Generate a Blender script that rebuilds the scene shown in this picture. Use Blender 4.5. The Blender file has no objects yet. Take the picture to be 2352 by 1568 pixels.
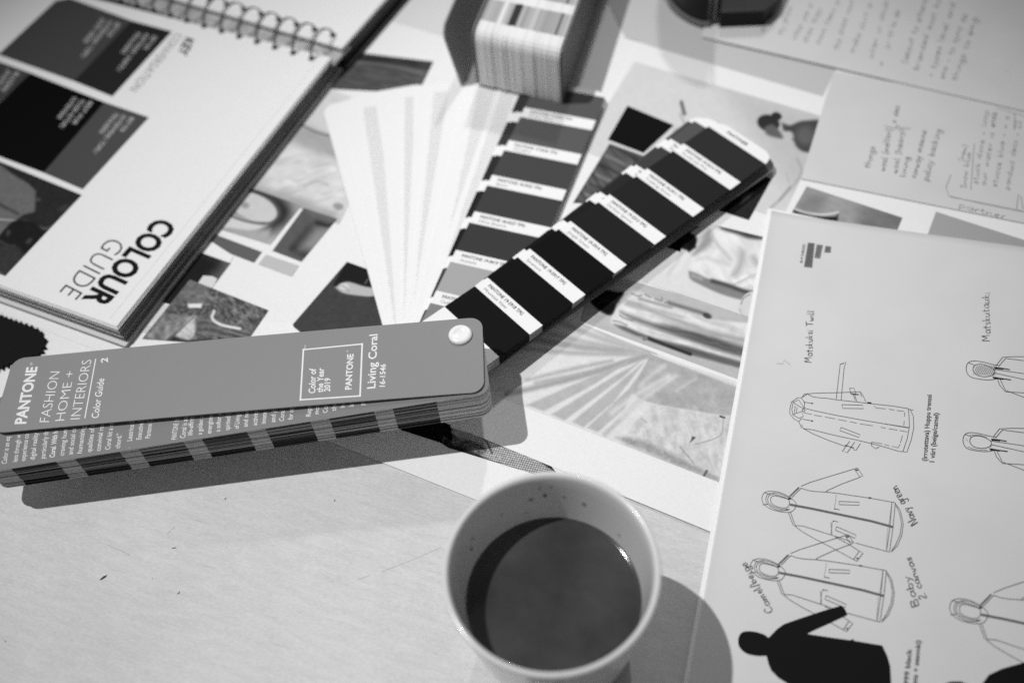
import bpy, bmesh, math, random
import numpy as np
from mathutils import Vector
random.seed(7)
rng = np.random.RandomState(11)
S = 0.001                       # everything is laid out in millimetres, the scene is in metres
scene = bpy.context.scene
coll = scene.collection

# ------------------------------------------------------------------ camera
F, PITCH, ROLL, CH = 2406.43, 0.94330, -0.10930, 441.27
fw = np.array([0, math.cos(PITCH), -math.sin(PITCH)])
r0 = np.array([1.0, 0, 0]); u0 = np.cross(r0, fw)
rt = math.cos(ROLL) * r0 + math.sin(ROLL) * u0
up = -math.sin(ROLL) * r0 + math.cos(ROLL) * u0
cd = bpy.data.cameras.new('camera'); cam = bpy.data.objects.new('camera', cd); coll.objects.link(cam)
from mathutils import Matrix
M = Matrix(((rt[0], up[0], -fw[0], 0), (rt[1], up[1], -fw[1], 0), (rt[2], up[2], -fw[2], CH * S), (0, 0, 0, 1)))
cam.matrix_world = M
cd.sensor_width = 36.0; cd.lens = F / 2352 * 36.0
cd.clip_start = 0.01; cd.clip_end = 50
cd.dof.use_dof = True; cd.dof.focus_distance = 0.500; cd.dof.aperture_fstop = 3.9
scene.camera = cam

# ------------------------------------------------------------------ world and lamps
w = bpy.data.worlds.new('World'); scene.world = w; w.use_nodes = True
bg = w.node_tree.nodes['Background']; bg.inputs[0].default_value = (1, 1, 1, 1); bg.inputs[1].default_value = 0.135
def lamp(name, loc, target, energy, radius, cone=None, blend=1.0):
    l = bpy.data.lights.new(name, 'SPOT' if cone else 'POINT'); l.energy = energy; l.shadow_soft_size = radius
    o = bpy.data.objects.new(name, l); coll.objects.link(o); o.location = Vector(loc) * S
    if cone:
        l.spot_size = math.radians(cone); l.spot_blend = blend
        o.rotation_euler = (Vector(target) - Vector(loc)).to_track_quat('-Z', 'Y').to_euler()
    return o
lamp('desk_lamp_light', (-924.97, 605.2, 2272.6), (-12, 365, 0), 200.0, 0.020, 23.5, 1.0)
lamp('ceiling_lamp_light', (520, 2300, 1900), (75, 410, 0), 92.0, 0.07, 12.0, 1.0)
vs = scene.view_settings; vs.view_transform = 'Standard'; vs.look = 'None'; vs.exposure = 0; vs.gamma = 1
vs.use_curve_mapping = False

# ------------------------------------------------------------------ picture pixel -> point on a height
def at(q, z=0.0):
    d = fw * F + rt * (q[0] - 1176) - up * (q[1] - 784)
    t = (z - CH) / d[2]
    return np.array([t * d[0], t * d[1], z])
def atv(X, Y, z):
    D = fw[None] * F + rt[None] * (X[:, None] - 1176) - up[None] * (Y[:, None] - 784)
    t = (z - CH) / D[:, 2]
    return D[:, :2] * t[:, None]
def toview(P):                   # world mm -> view px, vectorised
    D = P - np.array([0, 0, CH]); f = D @ fw
    return 1176 + F * (D @ rt) / f, 784 - F * (D @ up) / f

# ------------------------------------------------------------------ materials
def lin(v):
    v = v / 255.0
    return v / 12.92 if v <= 0.04045 else ((v + 0.055) / 1.055) ** 2.4
mats = {}
def mat(name, base, rough=0.6, spec=0.4, bump=0.0, bscale=900, mottle=0.0, mscale=200, metal=0, coat=0):
    if name in mats: return mats[name]
    m = bpy.data.materials.new(name); m.use_nodes = True; nt = m.node_tree; b = nt.nodes['Principled BSDF']
    b.inputs['Base Color'].default_value = (base, base, base, 1)
    b.inputs['Roughness'].default_value = rough; b.inputs['Specular IOR Level'].default_value = spec
    b.inputs['Metallic'].default_value = metal; b.inputs['Coat Weight'].default_value = coat
    tc = nt.nodes.new('ShaderNodeTexCoord')
    if mottle > 0:
        n = nt.nodes.new('ShaderNodeTexNoise'); n.inputs['Scale'].default_value = mscale; n.inputs['Detail'].default_value = 6
        nt.links.new(tc.outputs['Object'], n.inputs['Vector'])
        mr = nt.nodes.new('ShaderNodeMapRange'); mr.inputs[1].default_value = .3; mr.inputs[2].default_value = .7
        mr.inputs[3].default_value = base * (1 - mottle); mr.inputs[4].default_value = base * (1 + mottle)
        nt.links.new(n.outputs['Fac'], mr.inputs[0]); nt.links.new(mr.outputs[0], b.inputs['Base Color'])
    if bump > 0:
        n = nt.nodes.new('ShaderNodeTexNoise'); n.inputs['Scale'].default_value = bscale; n.inputs['Detail'].default_value = 4
        nt.links.new(tc.outputs['Object'], n.inputs['Vector'])
        bp = nt.nodes.new('ShaderNodeBump'); bp.inputs['Strength'].default_value = bump; bp.inputs['Distance'].default_value = 0.0003
        nt.links.new(n.outputs['Fac'], bp.inputs['Height']); nt.links.new(bp.outputs[0], b.inputs['Normal'])
    mats[name] = m; return m
def tone(v):                     # printed tone by its look on the page
    v = int(round(v)); t = max(lin(v) - .0085, .0015) / 0.78
    return mat('ink_%03d' % v, min(t * 0.80, .82), 0.6, 0.05 if v < 150 else .25, mottle=0.05, mscale=2500)
PAPER = mat('white_paper', 0.80, 0.65, 0.25, bump=.12, bscale=300, mottle=0.025, mscale=700)
CARD = mat('white_card', 0.82, 0.5, 0.3, mottle=0.02, mscale=500)
NOTE = mat('note_paper', 0.61, 0.7, 0.2, bump=.2, bscale=40, mottle=0.03, mscale=30)
SKETCH = mat('sketch_paper', 0.65, 0.7, 0.2, bump=.25, bscale=26, mottle=0.03, mscale=25)
def photo_material():
    m = bpy.data.materials.new('photo_print'); m.use_nodes = True; nt = m.node_tree; b = nt.nodes['Principled BSDF']
    a = nt.nodes.new('ShaderNodeAttribute'); a.attribute_name = 'ink'
    nt.links.new(a.outputs['Color'], b.inputs['Base Color'])
    b.inputs['Roughness'].default_value = .55; b.inputs['Specular IOR Level'].default_value = .14
    return m
PHOTO = photo_material()
def wood_material():
    m = bpy.data.materials.new('pale_wood'); m.use_nodes = True; nt = m.node_tree; b = nt.nodes['Principled BSDF']
    tc0 = nt.nodes.new('ShaderNodeTexCoord'); tc = nt.nodes.new('ShaderNodeMapping'); tc.inputs['Rotation'].default_value = (0, 0, math.radians(24))
    nt.links.new(tc0.outputs['Object'], tc.inputs['Vector'])
    mp = nt.nodes.new('ShaderNodeMapping'); mp.inputs['Scale'].default_value = (70, 330, 1)
    nt.links.new(tc.outputs[0], mp.inputs['Vector'])
    n1 = nt.nodes.new('ShaderNodeTexNoise'); n1.inputs['Scale'].default_value = 1; n1.inputs['Detail'].default_value = 7; n1.inputs['Roughness'].default_value = .62
    nt.links.new(mp.outputs[0], n1.inputs['Vector'])
    mp2 = nt.nodes.new('ShaderNodeMapping'); mp2.inputs['Scale'].default_value = (420, 1500, 1)
    nt.links.new(tc.outputs[0], mp2.inputs['Vector'])
    n2 = nt.nodes.new('ShaderNodeTexNoise'); n2.inputs['Scale'].default_value = 1; n2.inputs['Detail'].default_value = 4
    nt.links.new(mp2.outputs[0], n2.inputs['Vector'])
    n3 = nt.nodes.new('ShaderNodeTexNoise'); n3.inputs['Scale'].default_value = 16; n3.inputs['Detail'].default_value = 3
    nt.links.new(tc.outputs[0], n3.inputs['Vector'])
    # long faint dark pores
    mp4 = nt.nodes.new('ShaderNodeMapping'); mp4.inputs['Rotation'].default_value = (0, 0, math.radians(3)); mp4.inputs['Scale'].default_value = (45, 620, 1)
    nt.links.new(tc.outputs[0], mp4.inputs['Vector'])
    n4 = nt.nodes.new('ShaderNodeTexNoise'); n4.inputs['Scale'].default_value = 1; n4.inputs['Detail'].default_value = 2
    nt.links.new(mp4.outputs[0], n4.inputs['Vector'])
    r4 = nt.nodes.new('ShaderNodeMapRange'); r4.inputs[1].default_value = .66; r4.inputs[2].default_value = .80; r4.inputs[3].default_value = 0; r4.inputs[4].default_value = -.10
    nt.links.new(n4.outputs['Fac'], r4.inputs[0])
    def mrange(src, a, c):
        r = nt.nodes.new('ShaderNodeMapRange'); r.inputs[1].default_value = .3; r.inputs[2].default_value = .7
        r.inputs[3].default_value = a; r.inputs[4].default_value = c; nt.links.new(src, r.inputs[0]); return r.outputs[0]
    def add(a, c):
        x = nt.nodes.new('ShaderNodeMath'); x.operation = 'ADD'; nt.links.new(a, x.inputs[0]); nt.links.new(c, x.inputs[1]); return x.outputs[0]
    s = add(add(mrange(n1.outputs['Fac'], .545, .63), mrange(n2.outputs['Fac'], -.05, .05)), add(mrange(n3.outputs['Fac'], -.03, .03), r4.outputs[0]))
    nt.links.new(s, b.inputs['Base Color'])
    b.inputs['Roughness'].default_value = .5; b.inputs['Specular IOR Level'].default_value = .35
    bp = nt.nodes.new('ShaderNodeBump'); bp.inputs['Strength'].default_value = .25; bp.inputs['Distance'].default_value = .0002
    nt.links.new(n1.outputs['Fac'], bp.inputs['Height']); nt.links.new(bp.outputs[0], b.inputs['Normal'])
    return m

# ------------------------------------------------------------------ mesh building
def origin_of(o):
    p = Vector((0, 0, 0))
    while o is not None: p = p + o.location; o = o.parent
    return p
class MB:
    def __init__(self): self.v = []; self.f = []; self.m = []; self.mats = []
    def mi(self, m):
        if m not in self.mats: self.mats.append(m)
        return self.mats.index(m)
    def face(self, pts, m):
        i = len(self.v); self.v += [tuple(p) for p in pts]; self.f.append(list(range(i, i + len(pts)))); self.m.append(self.mi(m))
    def add(self, verts, faces, m):
        i = len(self.v); self.v += [tuple(p) for p in verts]; k = self.mi(m)
        for f in faces: self.f.append([i + a for a in f]); self.m.append(k)
    def build(self, name, parent=None, smooth=False, loc=(0, 0, 0)):
        me = bpy.data.meshes.new(name); L = np.array(loc, float)
        me.from_pydata([tuple((np.array(p) - L) * S) for p in self.v], [], self.f)
        for m in self.mats: me.materials.append(m)
        me.polygons.foreach_set('material_index', self.m)
        if smooth: me.polygons.foreach_set('use_smooth', [True] * len(self.f))
        me.update()
        o = bpy.data.objects.new(name, me); coll.objects.link(o)
        if parent is not None:
            o.parent = parent
            o.location = Vector(loc) * S - origin_of(parent)
        else: o.location = Vector(loc) * S
        return o
def tag(o, label=None, cat=None, group=None, kind=None):
    if label: o['label'] = label
    if cat: o['category'] = cat
    if group: o['group'] = group
    if kind: o['kind'] = kind
    return o
def empty(name, loc):
    o = bpy.data.objects.new(name, None); coll.objects.link(o); o.location = Vector(loc) * S; o.empty_display_size = .01
    return o
def ccw(pts):
    a = sum(pts[i][0] * pts[(i + 1) % len(pts)][1] - pts[(i + 1) % len(pts)][0] * pts[i][1] for i in range(len(pts)))
    return pts if a > 0 else pts[::-1]
def prism(mb, pts, z0, z1, m, mside=None):
    pts = ccw([tuple(p[:2]) for p in pts]); n = len(pts)
    mb.face([(x, y, z1) for x, y in pts], m); mb.face([(x, y, z0) for x, y in pts[::-1]], m)
    for i in range(n):
        a, b = pts[i], pts[(i + 1) % n]
        mb.face([(a[0], a[1], z0), (b[0], b[1], z0), (b[0], b[1], z1), (a[0], a[1], z1)], mside or m)
def sheet(name, px, z, m, th=.25, mside=None):
    mb = MB(); prism(mb, [at(q, z) for q in px], z - th, z, m, mside); return mb.build(name)
def inkpoly(mb, px, z, m):
    pts = [at(q, z) for q in px]; a = ccw([tuple(p[:2]) for p in pts])
    mb.face([(x, y, z) for x, y in a], m)
def ribbon(mb, pts, wd, m):      # pts world mm (k,3) -> flat ribbon, width mm
    P = np.array(pts, float)
    if len(P) < 2: return
    T = np.gradient(P[:, :2], axis=0); T /= np.maximum(np.linalg.norm(T, axis=1), 1e-9)[:, None]
    N = np.c_[-T[:, 1], T[:, 0]]; W = np.broadcast_to(np.asarray(wd, float), (len(P),))[:, None]
    A = P.copy(); B = P.copy(); A[:, :2] += N * W / 2; B[:, :2] -= N * W / 2
    n = len(P)
    mb.add(np.r_[A, B], [[n + i, n + i + 1, i + 1, i] for i in range(n - 1)], m)
def smooth(pts, k=5):
    P = np.array(pts, float)
    if len(P) < 3: return P
    Q = np.r_[[2 * P[0] - P[1]], P, [2 * P[-1] - P[-2]]]; out = []
    for i in range(1, len(Q) - 2):
        for j in range(k):
            t = j / k; a, b, c, d = Q[i - 1], Q[i], Q[i + 1], Q[i + 2]
            out.append(.5 * ((2 * b) + (-a + c) * t + (2 * a - 5 * b + 4 * c - d) * t * t + (-a + 3 * b - 3 * c + d) * t ** 3))
    out.append(P[-1]); return np.array(out)
def lines(mb, pls, z, wd, m, curve=False):
    for pl in pls:
        p = smooth(pl) if curve else np.array(pl, float)
        ribbon(mb, [at(q, z) for q in p], wd, m)

# ------------------------------------------------------------------ lettering
def glyphs(txt, bold=0.0, spacing=1.0):
    c = bpy.data.curves.new('t', 'FONT'); c.body = txt; c.size = 1; c.offset = bold; c.resolution_u = 3; c.space_character = spacing
    o = bpy.data.objects.new('t', c); coll.objects.link(o)
    dg = bpy.context.evaluated_depsgraph_get(); dg.update()
    me = bpy.data.meshes.new_from_object(o.evaluated_get(dg))
    V = np.array([v.co[:2] for v in me.vertices]); Fc = [list(p.vertices) for p in me.polygons]
    # make the faces look up
    bpy.data.objects.remove(o); bpy.data.curves.remove(c); bpy.data.meshes.remove(me)
    return V, Fc
CAP = 0.72
def text(mb, txt, m, fn, bold=0.0, spacing=1.0, fit=True):
    V, Fc = glyphs(txt, bold, spacing)
    if len(V) == 0: return
    x0, x1 = V[:, 0].min(), V[:, 0].max()
    U = (V[:, 0] - x0) / (x1 - x0) if fit else V[:, 0]; W = V[:, 1] / CAP
    mb.add([fn(a, b) for a, b in zip(U, W)], Fc, m)
def ptext(mb, txt, p0, p1, pc, z, m, bold=0.0, spacing=1.0):   # baseline p0->p1, cap height corner pc (view px)
    A, B, C = at(p0, z), at(p1, z), at(pc, z)
    text(mb, txt, m, lambda u, v: A + (B - A) * u + (C - A) * v, bold, spacing)

# a single-stroke hand
H = {
 'a': (.55, [[(.5,.42),(.3,.55),(.08,.35),(.12,.05),(.3,.02),(.48,.3),(.5,.5),(.48,.1),(.58,.0)]]),
 'b': (.5, [[(.08,1.),(.08,.05),(.1,.35),(.3,.5),(.45,.25),(.3,.0),(.08,.08)]]),
 'c': (.42, [[(.42,.45),(.25,.55),(.05,.28),(.2,.0),(.42,.08)]]),
 'd': (.55, [[(.46,.42),(.25,.52),(.06,.25),(.2,.0),(.44,.15)],[(.48,1.),(.47,.0)]]),
 'e': (.45, [[(.06,.27),(.38,.32),(.34,.52),(.15,.5),(.05,.22),(.2,.0),(.44,.1)]]),
 'f': (.35, [[(.38,.95),(.22,1.),(.16,.7),(.15,.0)],[(.0,.55),(.33,.57)]]),
 'g': (.5, [[(.44,.45),(.22,.52),(.06,.25),(.2,.02),(.42,.2),(.46,.5),(.43,-.3),(.2,-.42),(.05,-.3)]]),
 'h': (.5, [[(.08,1.),(.08,.0),(.1,.35),(.3,.5),(.42,.35),(.42,.0)]]),
 'i': (.22, [[(.1,.5),(.1,.05),(.2,.0)],[(.1,.75),(.13,.78)]]),
 'j': (.25, [[(.15,.5),(.14,-.3),(.0,-.38)],[(.15,.75),(.18,.78)]]),
 'k': (.45, [[(.08,1.),(.08,.0)],[(.38,.5),(.1,.22),(.4,.0)]]),
 'l': (.22, [[(.08,1.),(.08,.08),(.18,.0)]]),
 'm': (.75, [[(.06,.5),(.06,.0),(.1,.38),(.25,.5),(.33,.3),(.33,.0),(.38,.38),(.52,.5),(.62,.3),(.64,.0)]]),
 'n': (.5, [[(.06,.5),(.06,.0),(.12,.38),(.28,.5),(.4,.3),(.42,.0)]]),
 'o': (.48, [[(.25,.52),(.05,.28),(.2,.0),(.42,.2),(.36,.48),(.2,.52)]]),
 'p': (.5, [[(.08,.5),(.07,-.4)],[(.08,.4),(.3,.52),(.44,.25),(.28,.0),(.08,.06)]]),
 'r': (.35, [[(.08,.5),(.08,.0),(.1,.35),(.22,.5),(.34,.45)]]),
 's': (.38, [[(.35,.46),(.15,.52),(.08,.36),(.3,.2),(.28,.02),(.04,.04)]]),
 't': (.36, [[(.16,.85),(.15,.08),(.3,.02)],[(.0,.55),(.34,.56)]]),
 'u': (.5, [[(.06,.5),(.08,.08),(.25,.0),(.4,.2),(.42,.5),(.42,.08),(.5,.0)]]),
 'v': (.42, [[(.04,.5),(.2,.0),(.4,.52)]]),
 'w': (.65, [[(.04,.5),(.16,.0),(.3,.4),(.42,.0),(.6,.52)]]),
 'x': (.42, [[(.04,.5),(.38,.0)],[(.38,.52),(.04,.0)]]),
 'y': (.45, [[(.05,.5),(.2,.1)],[(.42,.52),(.2,-.1),(.0,-.4)]]),
 'M': (.8, [[(.06,.0),(.12,1.),(.38,.35),(.62,1.),(.72,.0)]]),
 'T': (.6, [[(.0,.95),(.6,1.)],[(.3,.97),(.28,.0)]]),
 'C': (.65, [[(.6,.85),(.4,1.),(.08,.7),(.08,.25),(.3,.0),(.62,.15)]]),
 'N': (.7, [[(.06,.0),(.1,1.),(.55,.02),(.62,1.02)]]),
 'B': (.6, [[(.08,1.),(.08,.0)],[(.08,.98),(.45,.9),(.4,.58),(.1,.52),(.5,.4),(.45,.05),(.08,.0)]]),
 'S': (.5, [[(.45,.88),(.25,1.),(.08,.78),(.4,.4),(.35,.02),(.02,.1)]]),
 '2': (.5, [[(.05,.8),(.25,1.),(.42,.75),(.05,.02),(.5,.04)]]),
 '/': (.3, [[(.0,-.25),(.28,1.1)]]), '(': (.25, [[(.2,1.05),(.04,.6),(.06,.1),(.2,-.2)]]), ')': (.25, [[(.04,1.05),(.2,.6),(.18,.1),(.02,-.2)]]),
 '-': (.4, [[(.05,.3),(.35,.32)]]), '.': (.2, [[(.08,.0),(.12,.03)]]), '*': (.4, [[(.1,.25),(.25,.35),(.28,.2),(.12,.15)]]),
 '=': (.5, [[(.05,.4),(.42,.42)],[(.05,.2),(.42,.22)]]), ' ': (.4, []),
}
def hand(mb, txt, p0, p1, hpx, z, m, wd=.32, wob=.035):
    tot = sum(H.get(c, H['n'])[0] + .08 for c in txt)
    p0, p1 = np.array(p0, float), np.array(p1, float); d = p1 - p0; L = np.linalg.norm(d); d /= L
    n = np.array([d[1], -d[0]]); sx = L / tot; x = 0; ph = random.random() * 6
    for c in txt:
        adv, st = H.get(c, H['n'])
        for s in st:
            q = []
            for (a, b) in s:
                a += random.uniform(-wob, wob); b += random.uniform(-wob, wob)
                q.append(p0 + d * ((x + a) * sx) + n * (b * hpx + .06 * hpx * math.sin(x * 1.3 + ph)))
            P = smooth(q, 4)
            ww = wd * (1 + .25 * np.sin(np.arange(len(P)) * .7 + x * 5))
            ribbon(mb, [at(k, z) for k in P], ww, m)
        x += adv + .08

# ------------------------------------------------------------------ printed photographs: a fine grid carrying ink tones
_lat = rng.rand(256, 256)
def vnoise(x, y):
    xi = np.floor(x).astype(int); yi = np.floor(y).astype(int); fx = x - xi; fy = y - yi
    fx = fx * fx * (3 - 2 * fx); fy = fy * fy * (3 - 2 * fy)
    a = _lat[xi % 256, yi % 256]; b = _lat[(xi + 1) % 256, yi % 256]; c = _lat[xi % 256, (yi + 1) % 256]; d = _lat[(xi + 1) % 256, (yi + 1) % 256]
    return (a * (1 - fx) + b * fx) * (1 - fy) + (c * (1 - fx) + d * fx) * fy - .5
def fbm(x, y, o=4):
    s = 0; a = 1.
    for i in range(o): s = s + a * vnoise(x * 2 ** i + 17 * i, y * 2 ** i + 5 * i); a *= .55
    return s
class Paint:
    def __init__(self, X, Y, base): self.X, self.Y = X, Y; self.T = np.full(X.shape, float(base))
    def mix(self, a, t): self.T = self.T * (1 - a) + a * t; return self
    def seg(self, pts, closed=False):
        d = np.full(self.X.shape, 1e9); P = list(pts) + ([pts[0]] if closed else [])
        for (x0, y0), (x1, y1) in zip(P[:-1], P[1:]):
            dx, dy = x1 - x0, y1 - y0; t = np.clip(((self.X - x0) * dx + (self.Y - y0) * dy) / (dx * dx + dy * dy + 1e-9), 0, 1)
            d = np.minimum(d, np.hypot(self.X - x0 - t * dx, self.Y - y0 - t * dy))
        return d
    def poly(self, pts, t, soft=1.5, curve=False, tex=0, sc=10):
        if curve: pts = [tuple(p) for p in smooth(list(pts) + [pts[0]], 5)[:-1]]
        ins = np.zeros(self.X.shape, bool); n = len(pts)
        for i in range(n):
            x0, y0 = pts[i]; x1, y1 = pts[(i + 1) % n]
            c = ((y0 > self.Y) != (y1 > self.Y)); xx = x0 + (self.Y - y0) * (x1 - x0) / ((y1 - y0) if abs(y1 - y0) > 1e-9 else 1e-9)
            ins ^= c & (self.X < xx)
        d = self.seg(pts, True); sd = np.where(ins, d, -d)
        a = np.clip(sd / soft * .5 + .5, 0, 1); a = a * a * (3 - 2 * a)
        tt = t + (tex * fbm(self.X / sc, self.Y / sc) if tex else 0)
        return self.mix(a, tt)
    def line(self, pts, wd, t, soft=1.5, curve=True, a=1.0):
        if curve: pts = [tuple(p) for p in smooth(pts, 4)]
        d = self.seg(pts); k = np.clip((wd / 2 - d) / soft * .5 + .5, 0, 1) * a
        return self.mix(k * k * (3 - 2 * k), t)
    def blob(self, c, rx, ry, ang, t, soft=.4, a=1.0):
        ca, sa = math.cos(ang), math.sin(ang); x = (self.X - c[0]) * ca + (self.Y - c[1]) * sa; y = -(self.X - c[0]) * sa + (self.Y - c[1]) * ca
        r = np.hypot(x / rx, y / ry); k = np.clip((1 - r) / soft + .5, 0, 1) * a
        return self.mix(k * k * (3 - 2 * k), t)
    def noise(self, amp, sc, ax=0, st=1):
        ca, sa = math.cos(ax), math.sin(ax)
        u = (self.X * ca + self.Y * sa) / (sc * st); v = (-self.X * sa + self.Y * ca) / sc
        self.T = self.T + amp * fbm(u, v); return self
def folds(p, pts, ang, sc, amp, st=6, soft=8, curve=True, ph=0.):
    q = Paint(p.X, p.Y, 0); q.poly(pts, 1, soft, curve)
    ca, sa = math.cos(ang), math.sin(ang); u = (p.X * ca + p.Y * sa); v = (-p.X * sa + p.Y * ca)
    v = v + 4 * vnoise(u / (sc * 4) + ph, v / (sc * 5) + 3)
    n = 1 - 4 * np.abs(vnoise(u / (sc * st) + ph, v / sc + ph)); n2 = vnoise(u / (sc * st * .5) + 9, v / (sc * .45) + ph)
    p.T = p.T + q.T * amp * (.75 * n + .7 * n2); return p
def photo(name, quad, z, paint, parent, step=2.0):
    P = [at(q, z)[:2] for q in quad]
    L1 = math.dist(quad[0], quad[1]); L2 = math.dist(quad[0], quad[3])
    n1 = max(2, int(L1 / step)); n2 = max(2, int(L2 / step))
    u = np.linspace(0, 1, n1 + 1); v = np.linspace(0, 1, n2 + 1); UU, VV = np.meshgrid(u, v)
    UU, VV = UU.ravel()[:, None], VV.ravel()[:, None]
    W = (1 - VV) * ((1 - UU) * P[0] + UU * P[1]) + VV * ((1 - UU) * P[3] + UU * P[2])
    W3 = np.c_[W, np.full(len(W), z)]; X, Y = toview(W3)
    T = np.clip(paint(X, Y), 4, 250)
    me = bpy.data.meshes.new(name)
    N = n1 + 1; fc = [[j * N + i, j * N + i + 1, (j + 1) * N + i + 1, (j + 1) * N + i] for j in range(n2) for i in range(n1)]
    # winding so the print faces up
    a, b, c = W[0], W[1], W[N + 1]
    if (b[0] - a[0]) * (c[1] - a[1]) - (b[1] - a[1]) * (c[0] - a[0]) < 0: fc = [f[::-1] for f in fc]
    me.from_pydata([tuple(p) for p in W3 * S], [], fc); me.materials.append(PHOTO)
    t = T / 255.; t = t - .035 * (1 - t) ** 3; l = np.where(t <= .04045, t / 12.92, ((t + .055) / 1.055) ** 2.4) / .78 * .80; l = np.clip(l, 0, .82)
    at_ = me.color_attributes.new('ink', 'FLOAT_COLOR', 'POINT')
    at_.data.foreach_set('color', np.c_[l, l, l, np.ones_like(l)].ravel().astype(np.float32))
    o = bpy.data.objects.new(name, me); coll.objects.link(o); o.parent = parent
    return o

# ================================================================== TABLE
mb = MB(); prism(mb, [(-1100, -500), (1100, -500), (1100, 1600), (-1100, 1600)], -25, 0, wood_material())
table = tag(mb.build('table_top'), kind='structure')
mb = MB()
INK = mat('wood_mark', .05, .8, .1)
for pts in ([(228,1331),(238,1322),(247,1319),(243,1325),(233,1331)], [(395,1257),(405,1256),(404,1258),(396,1259)], [(514,1146),(520,1142),(519,1146)],
            [(406,1364),(414,1356),(412,1362)], [(766,1150),(771,1146),(769,1151)], [(10,1472),(14,1470),(13,1474)], [(348,1327),(351,1326),(350,1329)]):
    inkpoly(mb, pts, .06, INK)
FAINT = mat('wood_scratch', .36, .7, .2)
lines(mb, [[(876,1312),(940,1288),(1012,1257)], [(822,1330),(850,1320)], [(560,1700),(600,1690)], [(245,1250),(300,1274)], [(384,1226),(402,1208)]], .05, .18, FAINT)
mb.build('wood_mark', table)

# ================================================================== LEFT SHEETS
ZW, ZR, ZQ = .3, .65, 1.0
o = sheet('paper_sheet', [(-420,560),(-420,1010),(420,1010),(620,700),(300,560)], ZW, PAPER)
tag(o, 'plain white sheet under the spiral book and the black fabric swatch', 'paper')
# left mood board sheet
R = sheet('mood_board_sheet', [(1420,-60),(760,-260),(-60,745-110),(-160,655),(837,1045),(1300,1230),(1900,-160)], ZR, PAPER)
tag(R, 'white mood board with hat, scarf and dark knit photos between book and swatch fan', 'mood board', 'mood boards on the table')
def zA(x, y): return (306.25 + x / 2.3696, 153.1 + y / 2.3696)
def A(*p): return [zA(*q) for q in p]
z = ZR + .06
def p_blouse(X, Y):
    p = Paint(X, Y, 196)
    p.poly(A((700,0),(1300,0),(1300,420),(1045,350),(920,300)), 205, 14)
    p.poly(A((920,315),(1050,370),(1300,420),(1300,560),(1100,510),(840,410)), 165, 12)
    p.line(A((915,318),(985,352),(1060,375),(1200,400)), 3.5, 95, 3)
    p.poly(A((830,410),(1100,510),(1300,560),(1300,800),(1050,760),(690,640)), 202, 16)
    p.line(A((820,615),(900,640),(980,600),(1090,560)), 5, 222, 5); p.line(A((930,655),(1000,625),(1060,645)), 3, 168, 4)
    p.blob(zA(1115,760), 12, 8, .3, 140, .8); p.poly(A((640,640),(880,705),(1100,795),(1100,860),(600,700)), 165, 12)
    folds(p, A((830,420),(1100,520),(1160,800),(1050,770),(700,640)), -.25, 11, 14, 4, 12, ph=3.)
    return p.noise(9, 14, .5, 2).T
photo('garment_photo', A((980,90),(1420,250),(1120,860),(600,640)), z, p_blouse, R)
def p_hat(X, Y):
    p = Paint(X, Y, 150)
    p.poly(A((500,600),(760,690),(960,770),(1000,700),(620,560)), 150, 14)
    p.poly(A((590,660),(700,672),(800,715),(850,780),(820,850),(720,890),(790,800),(730,720),(600,685)), 25, 22, True)
    p.blob(zA(655,765), 56, 30, .38, 198, .06); p.blob(zA(610,755), 9, 7, 0, 150, .9)
    p.poly(A((480,830),(530,810),(600,830),(690,862),(725,865),(640,895),(560,885),(470,870)), 205, 5, True)
    p.line(A((515,808),(590,835),(660,850),(720,852)), 3.5, 70, 3.5)
    p.poly(A((400,870),(560,890),(680,895),(745,880),(740,1000),(400,900)), 165, 8)
    p.line(A((770,920),(735,965)), 2, 195, 2); p.line(A((790,925),(750,970)), 2, 120, 3)
    return p.noise(5, 10).T
photo('hat_photo', A((640,660),(918,757),(745,970),(420,870)), z + .05, p_hat, R)
def p_bag(X, Y):
    p = Paint(X, Y, 88)
    p.poly(A((960,860),(1010,840),(1100,870),(1100,960),(960,1040),(880,1010),(860,980)), 40, 10, True)
    p.poly(A((985,870),(1040,862),(1100,870),(1080,960),(1010,1010),(940,1005),(900,985)), 135, 20, True)
    p.line(A((1000,850),(1060,865),(1100,850)), 6, 35, 5)
    p.poly(A((925,755),(1100,800),(1090,840),(960,800)), 105, 10)
    return p.noise(6, 9).T
photo('pocket_photo', A((928,768),(1110,828),(915,1062),(757,1002)), z + .1, p_bag, R)
mb = MB()
inkpoly(mb, A((425,905),(700,1008),(657,1067),(383,962)), z + .15, tone(98))
inkpoly(mb, A((722,1022),(902,1083),(862,1142),(680,1075)), z + .15, tone(186))
inkpoly(mb, A((380,1140),(457,1157),(430,1205),(340,1172)), z + .15, tone(205))
inkpoly(mb, A((112,1280),(195,1300),(110,1415),(30,1400)), z + .15, tone(215))
inkpoly(mb, A((30,1400),(110,1415),(75,1450),(0,1430)), z + .15, tone(200))
mb.build('colour_chip', R)
def p_dark(X, Y):
    p = Paint(X, Y, 22); p.poly(A((455,1030),(540,1050),(560,1090),(480,1160),(420,1140),(470,1090)), 95, 22, True)
    p.poly(A((320,1000),(380,1005),(450,1025),(470,1060),(400,1060)), 36, 10)
    return p.noise(5, 8).T
photo('dark_garment_photo', A((330,985),(530,1068),(330,1330),(120,1270)), z + .2, p_dark, R)
mb = MB()
inkpoly(mb, A((430,955),(545,1030),(525,1068),(350,1005),(330,975)), z + .24, CARD)
inkpoly(mb, A((380,1137),(430,1140),(458,1153),(430,1205),(350,1180)), z + .24, tone(212))
inkpoly(mb, A((132,1278),(195,1303),(128,1395),(45,1370)), z + .24, tone(208))
mb.build('page_patch', R)
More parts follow.
